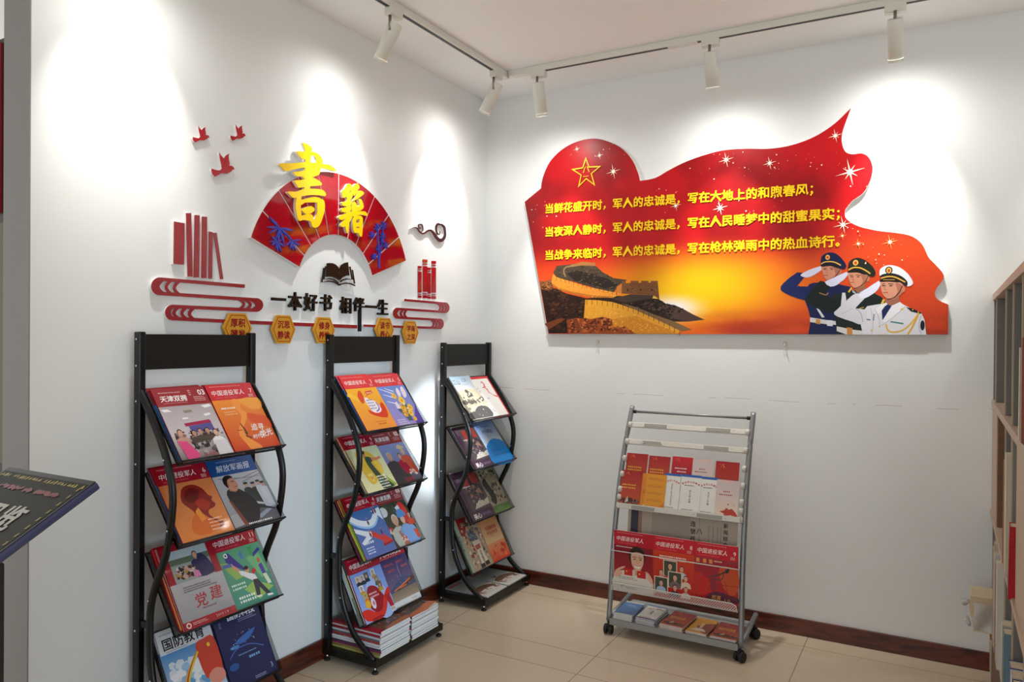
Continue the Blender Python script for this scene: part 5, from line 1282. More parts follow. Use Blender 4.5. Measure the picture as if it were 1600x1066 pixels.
ART = {}
def magazine(mw, W, H, T, cover, label, cat='magazine', name='magazine', group=None, spine=(150, 24, 40), pages=None, kw=None):
    t = empty(name, label, cat, group, mw)
    k = (round(W, 4), round(H, 4), round(T, 4))
    MB().box(0.0008, 0.0006, 0.0003, W - 0.0012, H - 0.0006, T - 0.0003).build('pages', pages or M['paper'], t)
    MB().box(0, 0, 0, 0.001, H, T).box(0, 0, 0, W, H, 0.0004).build('spine', colmat(spine), t)
    A = Art()
    if callable(cover): cover(A, **(kw or {}))
    else:
        A.rect(0, 0, 1, 1.38, cover[1]); A.rect(0, 1.05, 1, 1.38, cover[0]); A.lines(.08, 1.15, .8, 1, .09, (226, 200, 200))
    hmax = max(p[1] for p in A.v)
    A.build('cover', t, M['print'], W, T, H / hmax)
    return t


# ------------------------------------------------------------------ black magazine racks
TRAYS = [(1.00, 1.222, 0.05, 0.216), (0.733, 0.955, 0.05, 0.218), (0.446, 0.690, 0.055, 0.206), (0.172, 0.425, 0.075, 0.206)]


def tray_frame(i, dz=0.0):
    zf, zb, xb, xf = TRAYS[i]
    Fp = Vector((xf, 0, zf - 0.004 + dz)); B = Vector((xb, 0, zb + dz)); v = (B - Fp); L_ = v.length; v.normalize()
    return Fp, v, Vector((0, 1, 0)).cross(v), L_


def rack(yc, label, dz=0.0, xo=0.0):
    t = empty('magazine_rack', label, 'magazine rack', 'black magazine racks along the left wall', loc=(xo, yc, 0))
    bl = M['black']; HT = 1.425 + dz
    for s in (-1, 1):
        y = s * 0.2315
        MB().box(0.022, y - 0.0125, 0.055, 0.052, y + 0.0125, HT, 0.004).build('post', bl, t)
        cv = [(.036, 1.232), (.094, 1.156), (.157, 1.057), (.198, .962), (.210, .889), (.200, .800), (.177, .705), (.130, .606), (.104, .531), (.098, .45), (.107, .324), (.137, .227), (.199, .129), (.296, .052)]
        cv = catmull(cv, 5, False)
        MB().tube([(p[0], s * 0.2325, p[1] + dz * (p[1] / 1.232)) for p in cv], 0.012, 12, flat=(0.0135, 0.011), ref=(0, 1, 0)).build('curved_rail', bl, t)
        MB().box(0.045, y - 0.006, 0.452 + dz * .4, 0.10, y + 0.006, 0.474 + dz * .4, 0.002).build('bracket', bl, t)
        for z in (1.40 + dz, 1.312 + dz, 1.195 + dz, .99, .70, .44, .16):
            MB().tube([(0.037, y - 0.0125, z), (0.037, y - 0.0145, z), (0.037, y - 0.0155, z)], [0.004, 0.004, 0.0015], 8).build('screw', M['chrome'], t)
        for x, z in ((.178, 1.015), (.197, .79), (.104, .55), (.116, .29)):
            MB().tube([(x, s * .2325 - .0105, z), (x, s * .2325 - .0135, z), (x, s * .2325 - .0145, z)], [0.004, 0.004, 0.0015], 8).build('screw', M['chrome'], t)
    MB().box(0.031, -0.22, 1.298 + dz, 0.043, 0.22, 1.417 + dz, 0.002).build('header_panel', M['black_board'], t)
    base = MB()
    base.box(0.018, -0.245, 0.028, 0.318, -0.215, 0.06, 0.003).box(0.018, 0.215, 0.028, 0.318, 0.245, 0.06, 0.003).box(0.29, -0.2155, 0.028, 0.318, 0.2155, 0.06, 0.003).box(0.018, -0.2155, 0.028, 0.046, 0.2155, 0.06, 0.003).box(0.04, -0.22, 0.05, 0.295, 0.22, 0.0565)
    base.build('base', bl, t)
    for x in (0.034, 0.302):
        for y in (-0.232, 0.232):
            MB().tube([(x, y, 0), (x, y, 0.006), (x, y, 0.010), (x, y, 0.0105)], [0.013, 0.014, 0.010, 0.006], 14).build('foot', M['rubber'], t)
            MB().tube([(x, y, 0.010), (x, y, 0.029)], 0.0055, 10).build('foot_bolt', M['chrome'], t)
    for i in range(4):
        Fp, v, nn, L_ = tray_frame(i, dz * (0.75 - .2 * i))
        tr = empty('tray', None, None, None, frame((0, 1, 0), v, nn, Fp)); tr.parent = t
        MB().quad((-0.219, 0, 0), (0.219, 0, 0), (0.219, L_, 0), (-0.219, L_, 0)).build('mesh_sheet', M['blackmesh'], tr, False)
        lp = MB().quad((-0.219, -0.001, 0), (0.219, -0.001, 0), (0.219, 0.027, 0), (-0.219, 0.027, 0)).build('lip', M['blackmesh'], tr, False)
        lp.matrix_local = Matrix.Rotation(PI / 2, 4, 'X')
        for sx_ in (-.219, .219):
            fl = MB().quad((0, 0, 0), (L_, 0, 0), (L_, .016, 0), (0, .027, 0)).build('side_flange', M['blackmesh'], tr, False)
            fl.matrix_local = frame((0, 1, 0), (0, 0, 1), (1, 0, 0), (sx_, 0, 0))
        w_ = MB()
        for p in ([(-0.22, 0, 0.027), (0.22, 0, 0.027)], [(-0.22, L_, 0), (0.22, L_, 0)], [(-0.22, 0, 0), (0.22, 0, 0)], [(-0.22, 0, 0.027), (-0.22, 0, 0), (-0.22, L_, 0)], [(0.22, 0, 0.027), (0.22, 0, 0), (0.22, L_, 0)]): w_.tube(p, 0.003, 6)
        w_.build('rim', bl, tr)
    return t


ORD = ['first', 'second', 'third', 'fourth', 'fifth']
def slot(yc, i, side, cover, short, where, T=0.0045, behind=(), spine=(150, 24, 40), du=0.0, dv=0.0, dz=0.0, xo=0.0, rot=0.0, W=0.206, H=0.284, seed=0, bT=None):
    """one pile of magazines leaning in a tray: the front one and those behind it"""
    r = random.Random(seed + i * 7 + (3 if side > 0 else 0) + int(yc * 100))
    Fp, v, nn, L_ = tray_frame(i, dz * (0.75 - .2 * i))
    h = 0.0025
    u0 = -0.2155 if side < 0 else 0.0075
    if side < 0 and du == 0: du = .006
    items = [(c, False) for c in reversed(behind)] + [(cover, True)]
    nb = len(behind)
    for k, (c, front) in enumerate(items):
        TT = T if front else (bT or 0.004)
        ddu = du if front else du + r.uniform(-.010, -.001); ddv = dv if front else dv + r.uniform(0.0, .012)
        org = Fp + nn * h + Vector((xo, yc + u0 + ddu, 0)) + v * (ddv + .002)
        a = rot if front else rot + r.uniform(-.012, .012)
        uu = Vector((0, 1, 0)) * math.cos(a) + v * math.sin(a); vv = v * math.cos(a) - Vector((0, 1, 0)) * math.sin(a)
        if front: lab = f'{short} magazine, {where}'
        else: lab = f'{ORD[nb - 1 - k]} magazine behind the {short}, {where}'
        if callable(c): magazine(frame(uu, vv, nn, org), W, H, TT, c, lab, spine=spine if front else (120, 60, 60), group='magazines in the black racks')
        else: magazine(frame(uu, vv, nn, org), W, H, TT, (c[0], c[1]), lab, spine=c[2] if len(c) > 2 else c[0], group='magazines in the black racks')
        h += TT + 0.0006


Y1, Y2, Y3 = -2.028, -1.123, -0.268
rack(Y1, 'nearest black S-curved magazine rack, cut off by the lower photo edge', 0.003, 0.008)
rack(Y2, 'middle black S-curved magazine rack with stacked magazines on its base')
rack(Y3, 'farthest black S-curved magazine rack, standing in the room corner', -0.038, 0.012)
RED, WIN, BLU, GRN, CRM = (176, 24, 44), (130, 18, 34), (40, 96, 160), (120, 160, 110), (206, 196, 170)
N = 'of nearest rack'; Mi = 'of middle rack'; Fa = 'of far rack'
slot(Y1, 0, -1, c_office, 'office group photo', f'left of top tray {N}', behind=[(WIN, BLU, (60, 90, 120)), (WIN, CRM)], xo=.008)
slot(Y1, 0, 1, c_desert, 'orange desert cover', f'right of top tray {N}', behind=[(WIN, (200, 80, 40))], xo=.008, dv=.006)
slot(Y1, 1, -1, c_profile, 'orange silhouette head', f'left of second tray {N}', behind=[(WIN, BLU, (90, 120, 160)), (RED, CRM, (150, 30, 40)), (WIN, (200, 200, 200))], xo=.008)
slot(Y1, 1, 1, c_pictorial, 'blue header dark coat', f'right of second tray {N}', behind=[(BLU, (160, 160, 160))], xo=.008, spine=(30, 70, 130))
slot(Y1, 2, -1, c_party, 'silver and red crowd photo', f'left of third tray {N}', T=.006, behind=[((190, 180, 170), CRM, (176, 30, 40)), (RED, (210, 160, 90), (190, 40, 40)), (WIN, (150, 80, 50), (150, 24, 40)), (WIN, BLU)], xo=.008, du=.012, bT=.007)
slot(Y1, 2, 1, c_green, 'green telescope drawing', f'right of third tray {N}', T=.005, behind=[(RED, GRN)], xo=.008, dv=.004)
slot(Y1, 3, -1, c_edu, 'white and sky blue flag', f'left of lowest tray {N}', behind=[((190, 190, 196), BLU)], xo=.008, spine=(200, 200, 206))
slot(Y1, 3, 1, c_tech, 'dark navy technology', f'right of lowest tray {N}', behind=[((30, 36, 76), (30, 36, 76))], xo=.008, spine=(26, 30, 66), dv=.002)
slot(Y2, 0, -1, c_fist, 'orange fist burst', f'left of top tray {Mi}', behind=[((222, 52, 58), BLU, (20, 110, 170)), ((222, 52, 58), CRM, (30, 80, 130)), (RED, (60, 120, 90), (90, 120, 110))], bT=.005)
slot(Y2, 0, 1, c_flower, 'purple daffodil bouquet', f'right of top tray {Mi}', behind=[(RED, (226, 200, 210)), (RED, (200, 190, 226))], dv=.003)
slot(Y2, 1, -1, c_dance, 'cream dancer in green', f'left of second tray {Mi}', behind=[(RED, (200, 206, 160), (176, 186, 140)), (RED, CRM, (150, 24, 40)), (WIN, GRN, (190, 196, 150)), (RED, (120, 140, 100), (60, 90, 70))], bT=.0045)
slot(Y2, 1, 1, c_elders, 'grey-blue elders outing', f'right of second tray {Mi}', behind=[(WIN, (240, 180, 90), (230, 200, 120))], dv=.002, du=-.004)
slot(Y2, 2, -1, c_arrows, 'blue cover with arrows', f'left of third tray {Mi}', behind=[(RED, (110, 176, 70), (110, 170, 60)), (RED, (220, 190, 60), (200, 170, 60)), (RED, (210, 80, 60), (150, 24, 40)), (WIN, BLU, (140, 20, 40)), (RED, CRM, (160, 24, 40))], bT=.005)
slot(Y2, 2, 1, c_kids, 'old man and child', f'right of third tray {Mi}', behind=[(WIN, (90, 110, 160))], dv=.001)
slot(Y2, 3, -1, c_collage, 'light blue photo collage', f'left of lowest tray {Mi}', T=.006, behind=[((70, 70, 72), (220, 220, 222), (40, 40, 44)), (CRM, (190, 180, 90), (196, 196, 200)), ((150, 190, 180), (200, 210, 214), (190, 206, 210))], bT=.008)
slot(Y2, 3, 1, c_night, 'purple night skyline', f'right of lowest tray {Mi}', T=.005, behind=[((176, 28, 42), (110, 130, 190))], dv=.002)
Z3 = dict(dz=-.038, xo=.012)
slot(Y3, 0, -1, c_ink, 'ink mountain painting', f'left of top tray {Fa}', spine=(200, 190, 170), **Z3)
slot(Y3, 0, 1, c_redcall, 'white red-bordered calligraphy', f'right of top tray {Fa}', spine=(190, 40, 44), dv=-.0, du=-.02, W=.19, H=.272, **Z3)
slot(Y3, 1, -1, c_purple, 'dark purple watercolour', f'left of second tray {Fa}', behind=[c_mint], spine=(70, 40, 64), dv=.0, du=.016, H=.262, **Z3)
slot(Y3, 1, 1, c_bluebook, 'bright blue plain booklet', f'right of second tray {Fa}', behind=[c_cream], spine=(30, 100, 180), **Z3)
slot(Y3, 2, -1, c_purple, 'wide dark purple painting', f'left of third tray {Fa}', T=.009, behind=[c_mint], spine=(80, 50, 76), W=.232, H=.284, bT=.006, **Z3)
slot(Y3, 2, 1, c_inktree, 'ink tree with green strip', f'right of third tray {Fa}', T=.005, spine=(110, 120, 80), du=.018, W=.19, **Z3)
slot(Y3, 3, -1, c_warrior, 'mint-bordered armoured warrior', f'left of lowest tray {Fa}', T=.006, spine=(140, 150, 130), W=.226, H=.292, **Z3)
slot(Y3, 3, 1, c_sunset, 'orange sunset booklet', f'right of lowest tray {Fa}', spine=(190, 120, 60), du=.014, W=.192, **Z3)
# flat on the far rack's base
for y, lab in ((-.214, 'magazine with a horse painting, near half of the far rack base'), (.004, 'magazine with a horse painting, corner half of the far rack base')):
    magazine(frame((0, 1, 0), (-1, 0, 0), (0, 0, 1), (0.012 + .312, Y3 + y, .0605)), .208, .272, .006, c_horse, lab, spine=(150, 150, 146), group='horse magazines on the far rack base')
# two piles on the middle rack's base
ORDN = ['top', 'second', 'third', 'fourth', 'fifth', 'sixth', 'seventh', 'eighth', 'ninth', 'tenth', 'eleventh', 'twelfth', 'thirteenth']
r = random.Random(5)
SPN = [(150, 18, 36), (206, 206, 210), (150, 24, 40), (190, 196, 204), (90, 100, 110), (170, 60, 64), (206, 208, 212), (200, 200, 206), (60, 56, 70), (120, 40, 90), (150, 130, 60), (170, 160, 90)]
for sx_, cov, nm, n_ in ((-.214, c_crowd, 'left', 12), (.004, c_dusk, 'right', 11)):
    h = .0605
    for k in range(n_ - 1, -1, -1):
        T = r.choice((.0085, .009, .0095)) if nm == 'left' else .009
        j = r.uniform(-.004, .004); jx = r.uniform(-.006, .003); a = r.uniform(-.012, .012)
        uu = Vector((math.sin(a), math.cos(a), 0)); vv = Vector((-math.cos(a), math.sin(a), 0))
        lab = f'{ORDN[k]} magazine of the {nm} pile on the middle rack base'
        if k == 0: lab = f'brown photo magazine topping the {nm} pile on the middle rack base'
        magazine(frame(uu, vv, (0, 0, 1), (.316 + jx, Y2 + sx_ + j, h)), .204, .276, T, cov if k == 0 else ((130, 90, 80), (190, 190, 190)), lab, spine=SPN[k % 12], group='piled magazines on the middle rack base')
        h += T + .0004

# ------------------------------------------------------------------ grey newspaper rack on castors
nr = empty('newspaper_rack', 'grey metal newspaper rack on black castors by the back wall', 'newspaper rack', None, loc=(1.296, -0.31, 0))
NO = Vector((1.296, -0.31, 0))
prof = catmull([(-.449, .062), (-.43, .22), (-.414, .38), (-.385, .54), (-.352, .68), (-.315, .79), (-.275, .895), (-.23, .985), (-.186, 1.072)], 4, False)


def py_at(z):
    for a, b2 in zip(prof, prof[1:]):
        if a[1] <= z <= b2[1]: return a[0] + (b2[0] - a[0]) * (z - a[1]) / (b2[1] - a[1])
    return prof[0][0] if z < prof[0][1] else prof[-1][0]


def slope_at(z): return (py_at(z + .03) - py_at(z - .03)) / .06


def xl(z): return 0.985 + 0.014 * z / 1.07
def xr(z): return 1.607 - 0.009 * z / 1.07


for f_, nm in ((xl, 0), (xr, 1)):
    MB().tube([Vector((f_(p[1]), p[0], p[1])) - NO for p in prof], 0.0125, 14).build('side_post', M['silver'], nr)
z = 1.047; MB().tube([Vector((xl(z) + .012, py_at(z), z)) - NO, Vector((xr(z) - .012, py_at(z), z)) - NO], 0.0065, 10).build('top_rail', M['silver'], nr)
for x, d in ((xl(z), 1), (xr(z), -1)): MB().tube([Vector((x + d * .010, py_at(z), z)) - NO, Vector((x + d * .026, py_at(z), z)) - NO], .009, 10).build('rail_cap', M['rubber'], nr)
for q, z in enumerate((.985, .905, .825, .752, .682, .645, .606)):
    y = py_at(z) - .014; s = slope_at(z); Ln = math.hypot(1, s); vv = Vector((0, s / Ln, 1 / Ln)); nn = Vector((1, 0, 0)).cross(vv)
    for x, d in ((xl(z), 1), (xr(z), -1)):
        MB().tube([Vector((x + d * .004, y, z)) - NO, Vector((x + d * .008, y, z)) - NO, Vector((x + d * .020, y, z)) - NO, Vector((x + d * .024, y, z)) - NO], [.012, .0155, .0155, .011], 14).build('end_knob', M['clamp'], nr)
    if q in (0, 1, 6):
        fw = 0.018 if q == 6 else 0.0
        cl = empty('clamp_bar', None, None, None, frame((1, 0, 0), vv, nn, Vector((xl(z) + .012, y, z)) + nn * fw - NO)); cl.parent = nr
        Lb = xr(z) - xl(z) - .024
        MB().box(0, -.0125, -.006, Lb, .0125, .006, .002).build('bar', M['clamp'], cl)
        for c0 in (.075, Lb - .195):
            if q == 1 and c0 == .075:
                MB().plate([(c0, -.0085), (c0 + .11, -.0085), (c0 + .095, .0085), (c0, .0085)], .006, .0068).build('latch_recess', M['clampgrey'], cl)
                MB().box(0, -.008, 0, .035, .008, .005, .002, mtx=Matrix.Translation((c0 + .002, 0, .0065)) @ Matrix.Rotation(-.9, 4, 'Y') @ Matrix.Rotation(-.5, 4, 'Z')).build('latch', M['clamp'], cl)
                continue
            MB().box(c0, -.0085, .005, c0 + .115, .0085, .0078, .001).build('latch', M['clampgrey'], cl)
        for x in (.06, .2, Lb - .21, Lb - .065): MB().tube([(x, 0, .0055), (x, 0, .0066)], .002, 8).build('rivet', M['clampgrey'], cl)
# bottom tray
zt = .075
tb = MB(); tb.box(xl(0) - NO.x + .01, -.462 - NO.y, zt - .004, xr(0) - NO.x - .01, -.15 - NO.y, zt)
tb.box(xl(0) - NO.x + .01, -.466 - NO.y, zt - .026, xr(0) - NO.x - .01, -.460 - NO.y, zt + .003, .001); tb.build('bottom_tray', M['greytray'], nr)
for f_ in (xl, xr):
    MB().tube([Vector((f_(0), -.455, .068)) - NO, Vector((f_(0), -.13, .105)) - NO], .0115, 12).build('tray_rail', M['silver'], nr)
for x in (.987, 1.605):
    for y in (-.455, -.155):
        c = empty('castor', None, None, None, frame((1, 0, 0), (0, 1, 0), (0, 0, 1), Vector((x, y, 0)) - NO)); c.parent = nr
        MB().tube([(0, 0, .042), (0, 0, .066)], .006, 10).build('stem', M['rubber'], c)
        an = -.5 if x > 1.2 else .1
        ax = Vector((math.cos(an), math.sin(an), 0))
        for d in (-1, 1):
            MB().tube([ax * d * .005 + Vector((0, 0, .0235)), ax * d * .008 + Vector((0, 0, .0235)), ax * d * .018 + Vector((0, 0, .0235)), ax * d * .021 + Vector((0, 0, .0235))], [.021, .0235, .0235, .019], 20).build('wheel', M['rubber'], c)
        MB().tube([ax * -.006 + Vector((0, .003, .033)), ax * .006 + Vector((0, .003, .033))], .02, 16).build('hood', M['rubber'], c)
# white wire magazine tray: back sheet, cross wire and perforated lip
wy = -.425
wt = empty('wire_tray', None, None, None, frame((1, 0, 0), (0, -.03, 1), (0, -1, -.03), Vector((xl(.2) + .014, wy, .215)) - NO)); wt.parent = nr
Lw = xr(.2) - xl(.2) - .028
MB().box(0, 0, -.002, Lw, .25, 0).build('back_sheet', M['clamp'], wt)
fr = MB()
fr.tube([(0, .25, .001), (0, .0, .001), (0, 0, .028), (0, .02, .03), (.012, .036, .03), (Lw - .025, .036, .03), (Lw - .006, .028, .03), (Lw, 0, .03), (Lw, 0, .001), (Lw, .25, .001)], .0024, 8)
fr.build('frame_wire', M['whitewire'], wt)
MB().tube([(-.004, .19, .0), (-.004, .19, .026), (Lw + .004, .19, .026), (Lw + .004, .19, 0)], .0024, 8).build('cross_wire', M['whitewire'], wt)
lp = MB(); lp.bm.faces.new([lp.bm.verts.new(p) for p in ((0, 0, .03), (Lw, 0, .03), (Lw - .004, .028, .03), (Lw - .025, .036, .03), (.012, .036, .03), (0, .022, .03))]); lp.build('perforated_lip', M['whitemesh'], wt, False)
MB().quad((0, 0, 0.0), (Lw, 0, 0.0), (Lw, 0, .03), (0, 0, .03)).build('floor_sheet', M['clamp'], wt, False)
# three magazines side by side in the wire tray
vv = Vector((0, -.03, 1)).normalized(); nn = Vector((1, 0, 0)).cross(vv)
Wm = .194
for k, (cov, lab, T) in enumerate(((c_smile, 'red magazine with a smiling man holding cards, left in the newspaper rack', .006), (c_group, 'red magazine with framed portraits, middle of three in the newspaper rack', .006), (c_bugle, 'red magazine with a bugle, right of three in the newspaper rack', .006))):
    magazine(frame((1, 0, 0), vv, nn, Vector((xl(.2) + .018 + k * (Wm + .001), wy, .2165)) + nn * .004), Wm, .284, T, cov, lab, group='magazines in the newspaper rack tray')
# brochures clipped above the lowest bar
zb = .612
s = (py_at(.83) - py_at(.62)) / .21; Ln = math.hypot(1, s); vv = Vector((0, s / Ln, 1 / Ln)); nn = Vector((1, 0, 0)).cross(vv)
gb = 'brochures clipped in the newspaper rack'


def brochure(x0, x1, z0, h, lift, cov, lab, kw=None, rot=0.0, spine=(150, 30, 34), T=.0022):
    org = Vector((x0, py_at(.62) + s * (z0 - .62), z0)) + nn * lift
    uu = Vector((1, 0, 0)) * math.cos(rot) + vv * math.sin(rot); v2 = vv * math.cos(rot) - Vector((1, 0, 0)) * math.sin(rot)
    magazine(frame(uu, v2, nn, org), x1 - x0, h, T, cov, lab, 'brochure', 'brochure', gb, spine, kw=kw)


zf = .600
brochure(1.006, 1.113, zf, .175, .020, c_redbro, 'red brochure with gold lettering and crowd photo, left end of front row')
brochure(1.113, 1.232, zf, .168, .018, c_orangebro, 'orange text brochure, second in the front row of the newspaper rack', spine=(200, 130, 40))
brochure(1.222, 1.300, zf - .004, .184, .015, c_whitebro, 'narrow white blue-topped brochure partly hidden by the orange brochure', dict(full=True), spine=(190, 190, 190))
brochure(1.302, 1.398, zf - .006, .188, .017, c_whitebro, 'white blue-topped brochure in the middle of the front row', dict(t='自主就业篇'), spine=(190, 190, 190))
brochure(1.392, 1.478, zf - .006, .186, .0145, c_whitebro, 'white blue-topped brochure partly behind the pink brochure', dict(t='灵活工作篇'), spine=(190, 190, 190))
brochure(1.470, 1.574, zf - .010, .184, .020, c_pinkbro, 'pale pink brochure with red soldiers, right end of the front row', spine=(190, 170, 166))
zr = .690
brochure(1.016, 1.124, zr, .168, .0015, c_redbro, 'red brochure with gold lettering, left end of the back row')
brochure(1.130, 1.236, zr, .164, .0015, c_redbro, 'red brochure with gold lettering, second in the back row')
brochure(1.246, 1.346, zr, .170, .0015, c_deepred, 'deep red brochure with white lettering in the back row', spine=(130, 20, 36))
brochure(1.346, 1.446, zr, .168, .0035, c_pinkbro, 'pale pink brochure beside the deep red one in the back row', spine=(190, 170, 166))
brochure(1.454, 1.562, zr - .085, .255, .0015, c_redbro, 'tall red brochure at the right end of the back row', dict(H=2.3))
# newspaper hanging below the lowest bar
A = Art(); A.rect(0, 0, .52, .30, (176, 164, 150)); r = random.Random(8)
for k in range(40):
    x = .12 + k * .0058
    if .30 < x < .345: continue
    A.rect(x, .03 + r.uniform(0, .02), x + .0026, .29, (140, 130, 120))
A.rect(.015, .08, .052, .29, (60, 62, 76)); A.rect(.052, .08, .07, .29, (150, 116, 104)); A.text('退役军人', .092, .12, .016, (110, 100, 92), 'c', rot=-PI / 2); A.poly([(.02, .1), (.04, .18), (.05, .12)], (40, 50, 90))
for i, ch in enumerate('连锁药店'): A.text(ch, .318, .24 - i * .034, .026, (44, 40, 40), 'c', bold=.03)
for i, ch in enumerate('八方'): A.text(ch, .348, .21 - i * .05, .026, (44, 40, 40), 'c', bold=.03)
for i, ch in enumerate('新闻综合版'): A.text(ch, .468, .25 - i * .028, .022, (60, 54, 52), 'c', bold=.03)
for x in (.39, .41, .43, .445): A.rect(x, .06, x + .003, .25, (140, 130, 120))
t = empty('newspaper', 'folded newspaper hanging below the brochures in the newspaper rack', 'newspaper', None, frame((1, 0, 0), (0, .12, 1), (0, -1, .12), (1.052, -.405, .31)))
MB().box(0, 0, -.003, .52, .30, 0).build('sheets', colmat((172, 160, 146), .9), t)
A.build('front_page', t, M['poster_print'], 1, .0003)
# booklets on the bottom tray
bk = [(1.008, 1.102, c_bluelet, 'blue booklet', 6, (204, 206, 202), .02), (1.118, 1.214, c_whitelet, 'white booklet', 6, (80, 96, 146), -.03), (1.236, 1.348, c_redlet, 'red booklet with crowd photo', 5, (190, 130, 60), -.08), (1.358, 1.455, c_yellowlet, 'yellow booklet with pagoda', 3, (210, 160, 60), -.05), (1.470, 1.588, c_redlet, 'dull red booklet at the right end', 3, (170, 80, 60), -.02)]
r = random.Random(3)
for x0, x1, cov, nm, n_, sp, a in bk:
    h = zt + .0006
    for k in range(n_ - 1, -1, -1):
        T = .0042; aa = a + r.uniform(-.015, .015); jx, jy = r.uniform(-.003, .003), r.uniform(-.004, .004)
        place = {0: 'topmost of its pile'}.get(k, f'{ORDN[k]} in its pile')
        lab = f'{nm}, {place}, newspaper rack bottom'
        magazine(frame((math.cos(aa), math.sin(aa), 0), (-math.sin(aa), math.cos(aa), 0), (0, 0, 1), (x0 + jx, -.452 + jy - .08 * 0, h)), x1 - x0, .19, T, cov, lab, 'booklet', 'booklet', 'booklets on the newspaper rack tray', sp)
        h += T + .0004

# ------------------------------------------------------------------ bookcase at the right
fa = Vector((-.016, -1, 0)).normalized(); fd = Vector((1, -.016, 0)).normalized()
BC = Vector((2.556, -.004, 0))
bc = empty('bookcase', 'tall maple bookcase with grey dividers at the right edge', 'bookcase', None, frame(fa, (0, 0, 1), fa.cross(Vector((0, 0, 1))), BC))
# local x runs along the front towards the viewer, y up, z out of the front (depth goes to -z)
DP, LB = .30, 1.76


def bcb(name, x0, y0, x1, y1, m, z0=-DP, z1=0.0, bev=.0008): return MB().box(x0, y0, z0, x1, y1, z1, bev).build(name, m, bc)


bcb('top_board', 0, 1.592, LB, 1.618, M['maple'], z1=.004)
bcb('middle_board', 0, 1.142, LB, 1.168, M['maple'], z1=.004)
bcb('shelf_board', 0, .678, LB, .700, M['maple'], z1=.004)
bcb('shelf_board', .0, .232, LB, .250, M['maple'], z1=-.004)
bcb('plinth', 0, 0, LB, .06, M['maple'], z1=-.002)
bcb('back_panel', 0, .06, LB, 1.592, M['grayboard'], -DP, -DP + .008)
bcb('end_panel', 0, 1.168, .018, 1.592, M['grayboard'], z1=-.003)
bcb('end_panel', 0, .06, .018, .678, M['grayboard'], z1=-.006)
bcb('cupboard_front', 0, .700, .36, 1.142, M['maple'], -.02, -.001); bcb('cupboard_side', .36, .700, .376, 1.142, M['mapledark'], z1=-.004)
bcb('cupboard_front', 1.36, .700, 1.76, 1.142, M['maple'], -.02, -.001)
bcb('cupboard_front', 0, .06, .12, .232, M['maple'], -.02, -.002)


def divider(x, y0, y1):
    d = bcb('divider', x, y0, x + .016, y1, M['grayboard'], z1=-.006)
    MB().box(x, y0, -.006, x + .016, y1, -.002).build('edge_band', M['edgeband'], d)


for x in (.17, .78, 1.12, 1.46, 1.744): divider(x, 1.168, 1.592)
for x in (.82, 1.12): divider(x, .700, 1.142)
for x in (.30, .86, 1.22, 1.62, 1.744): divider(x, .250, .678)


def book(x, y, h, th, dp, c, lab, lean=0.0, name='book', outz=.006):
    mw = frame(fa, (0, 0, 1), fa.cross(Vector((0, 0, 1))), BC) @ Matrix.Translation((x, y, outz)) @ Matrix.Rotation(lean, 4, 'Z')
    t = empty(name, lab, 'book', 'books on the bookcase', mw)
    MB().box(.001, .002, -dp + .002, th - .001, h - .002, -.002).build('pages', M['cream'], t)
    cm = colmat(c, .45)
    MB().box(0, 0, -dp, .001, h, 0).box(th - .001, 0, -dp, th, h, 0).box(0, 0, -.0015, th, h, 0).build('cover', cm, t)


book(1.50, 1.169, .235, .03, .2, (214, 206, 196), 'pale wrapped book leaning on the upper shelf of the bookcase', -.05)
book(1.56, 1.169, .20, .012, .2, (214, 180, 40), 'thin yellow book on the upper shelf of the bookcase')
book(1.58, 1.169, .26, .025, .2, (150, 80, 70), 'brownish red book beside the thin yellow book')
book(.905, .701, .33, .022, .2, (120, 40, 44), 'dark red thin book beside the tan book, middle shelf', 0)
book(.95, .701, .34, .035, .2, (196, 150, 90), 'tan book with paper on top, middle shelf', 0)
book(1.0, .701, .37, .07, .16, (206, 196, 176), 'cream bundle of papers standing on the middle shelf', 0)
book(1.27, .701, .22, .03, .2, (176, 24, 40), 'red folder leaning out of the middle shelf', -.22, outz=.012)
for k, (x, h, th, c, lab) in enumerate(((.32, .36, .016, (200, 110, 50), 'orange spine folder on the lower shelf'), (.345, .37, .02, (220, 214, 200), 'white spine book beside the orange folder'), (.375, .36, .012, (90, 84, 96), 'dark thin spine beside the white book, lower shelf'),
                                        (.395, .40, .04, (206, 190, 160), 'cream spine book on lower shelf before the divider'), (.45, .37, .03, (216, 210, 206), 'pale spine book in the lower shelf row'), (.5, .34, .03, (150, 60, 60), 'dull red spine book in the lower shelf row'), (.55, .36, .03, (208, 196, 170), 'beige spine book in the lower shelf row'), (.6, .38, .05, (222, 216, 206), 'thick off-white book in the lower shelf row'))):
    book(x, .251, h, th, .2, c, lab)
for x, h, th, c, lab in ((.14, .15, .03, (206, 130, 60), 'orange book low at the bookcase end, bottom row'), (.19, .15, .04, (216, 210, 196), 'white book in the bottom row of the bookcase'), (.30, .16, .03, (140, 120, 100), 'brown book in the bottom row of the bookcase'), (.88, .15, .05, (200, 190, 170), 'cream book in the bottom row near the divider'), (.94, .16, .05, (96, 130, 160), 'blue-grey book in the bottom row of the bookcase')):
    book(x, .061, h, th, .2, c, lab)
for x, c, lab in ((.90, (206, 200, 186), 'white storage file on lower shelf right of the divider'), (.98, (110, 140, 150), 'pale blue file on lower shelf right of the divider'), (1.26, (60, 84, 150), 'bright blue file on the lower shelf near photo edge'), (1.33, (216, 216, 214), 'white file beside the bright blue file'), (1.40, (40, 60, 110), 'dark blue file on the lower shelf near photo edge')):
    book(x, .251, .26, .06, .2, c, lab, name='file')
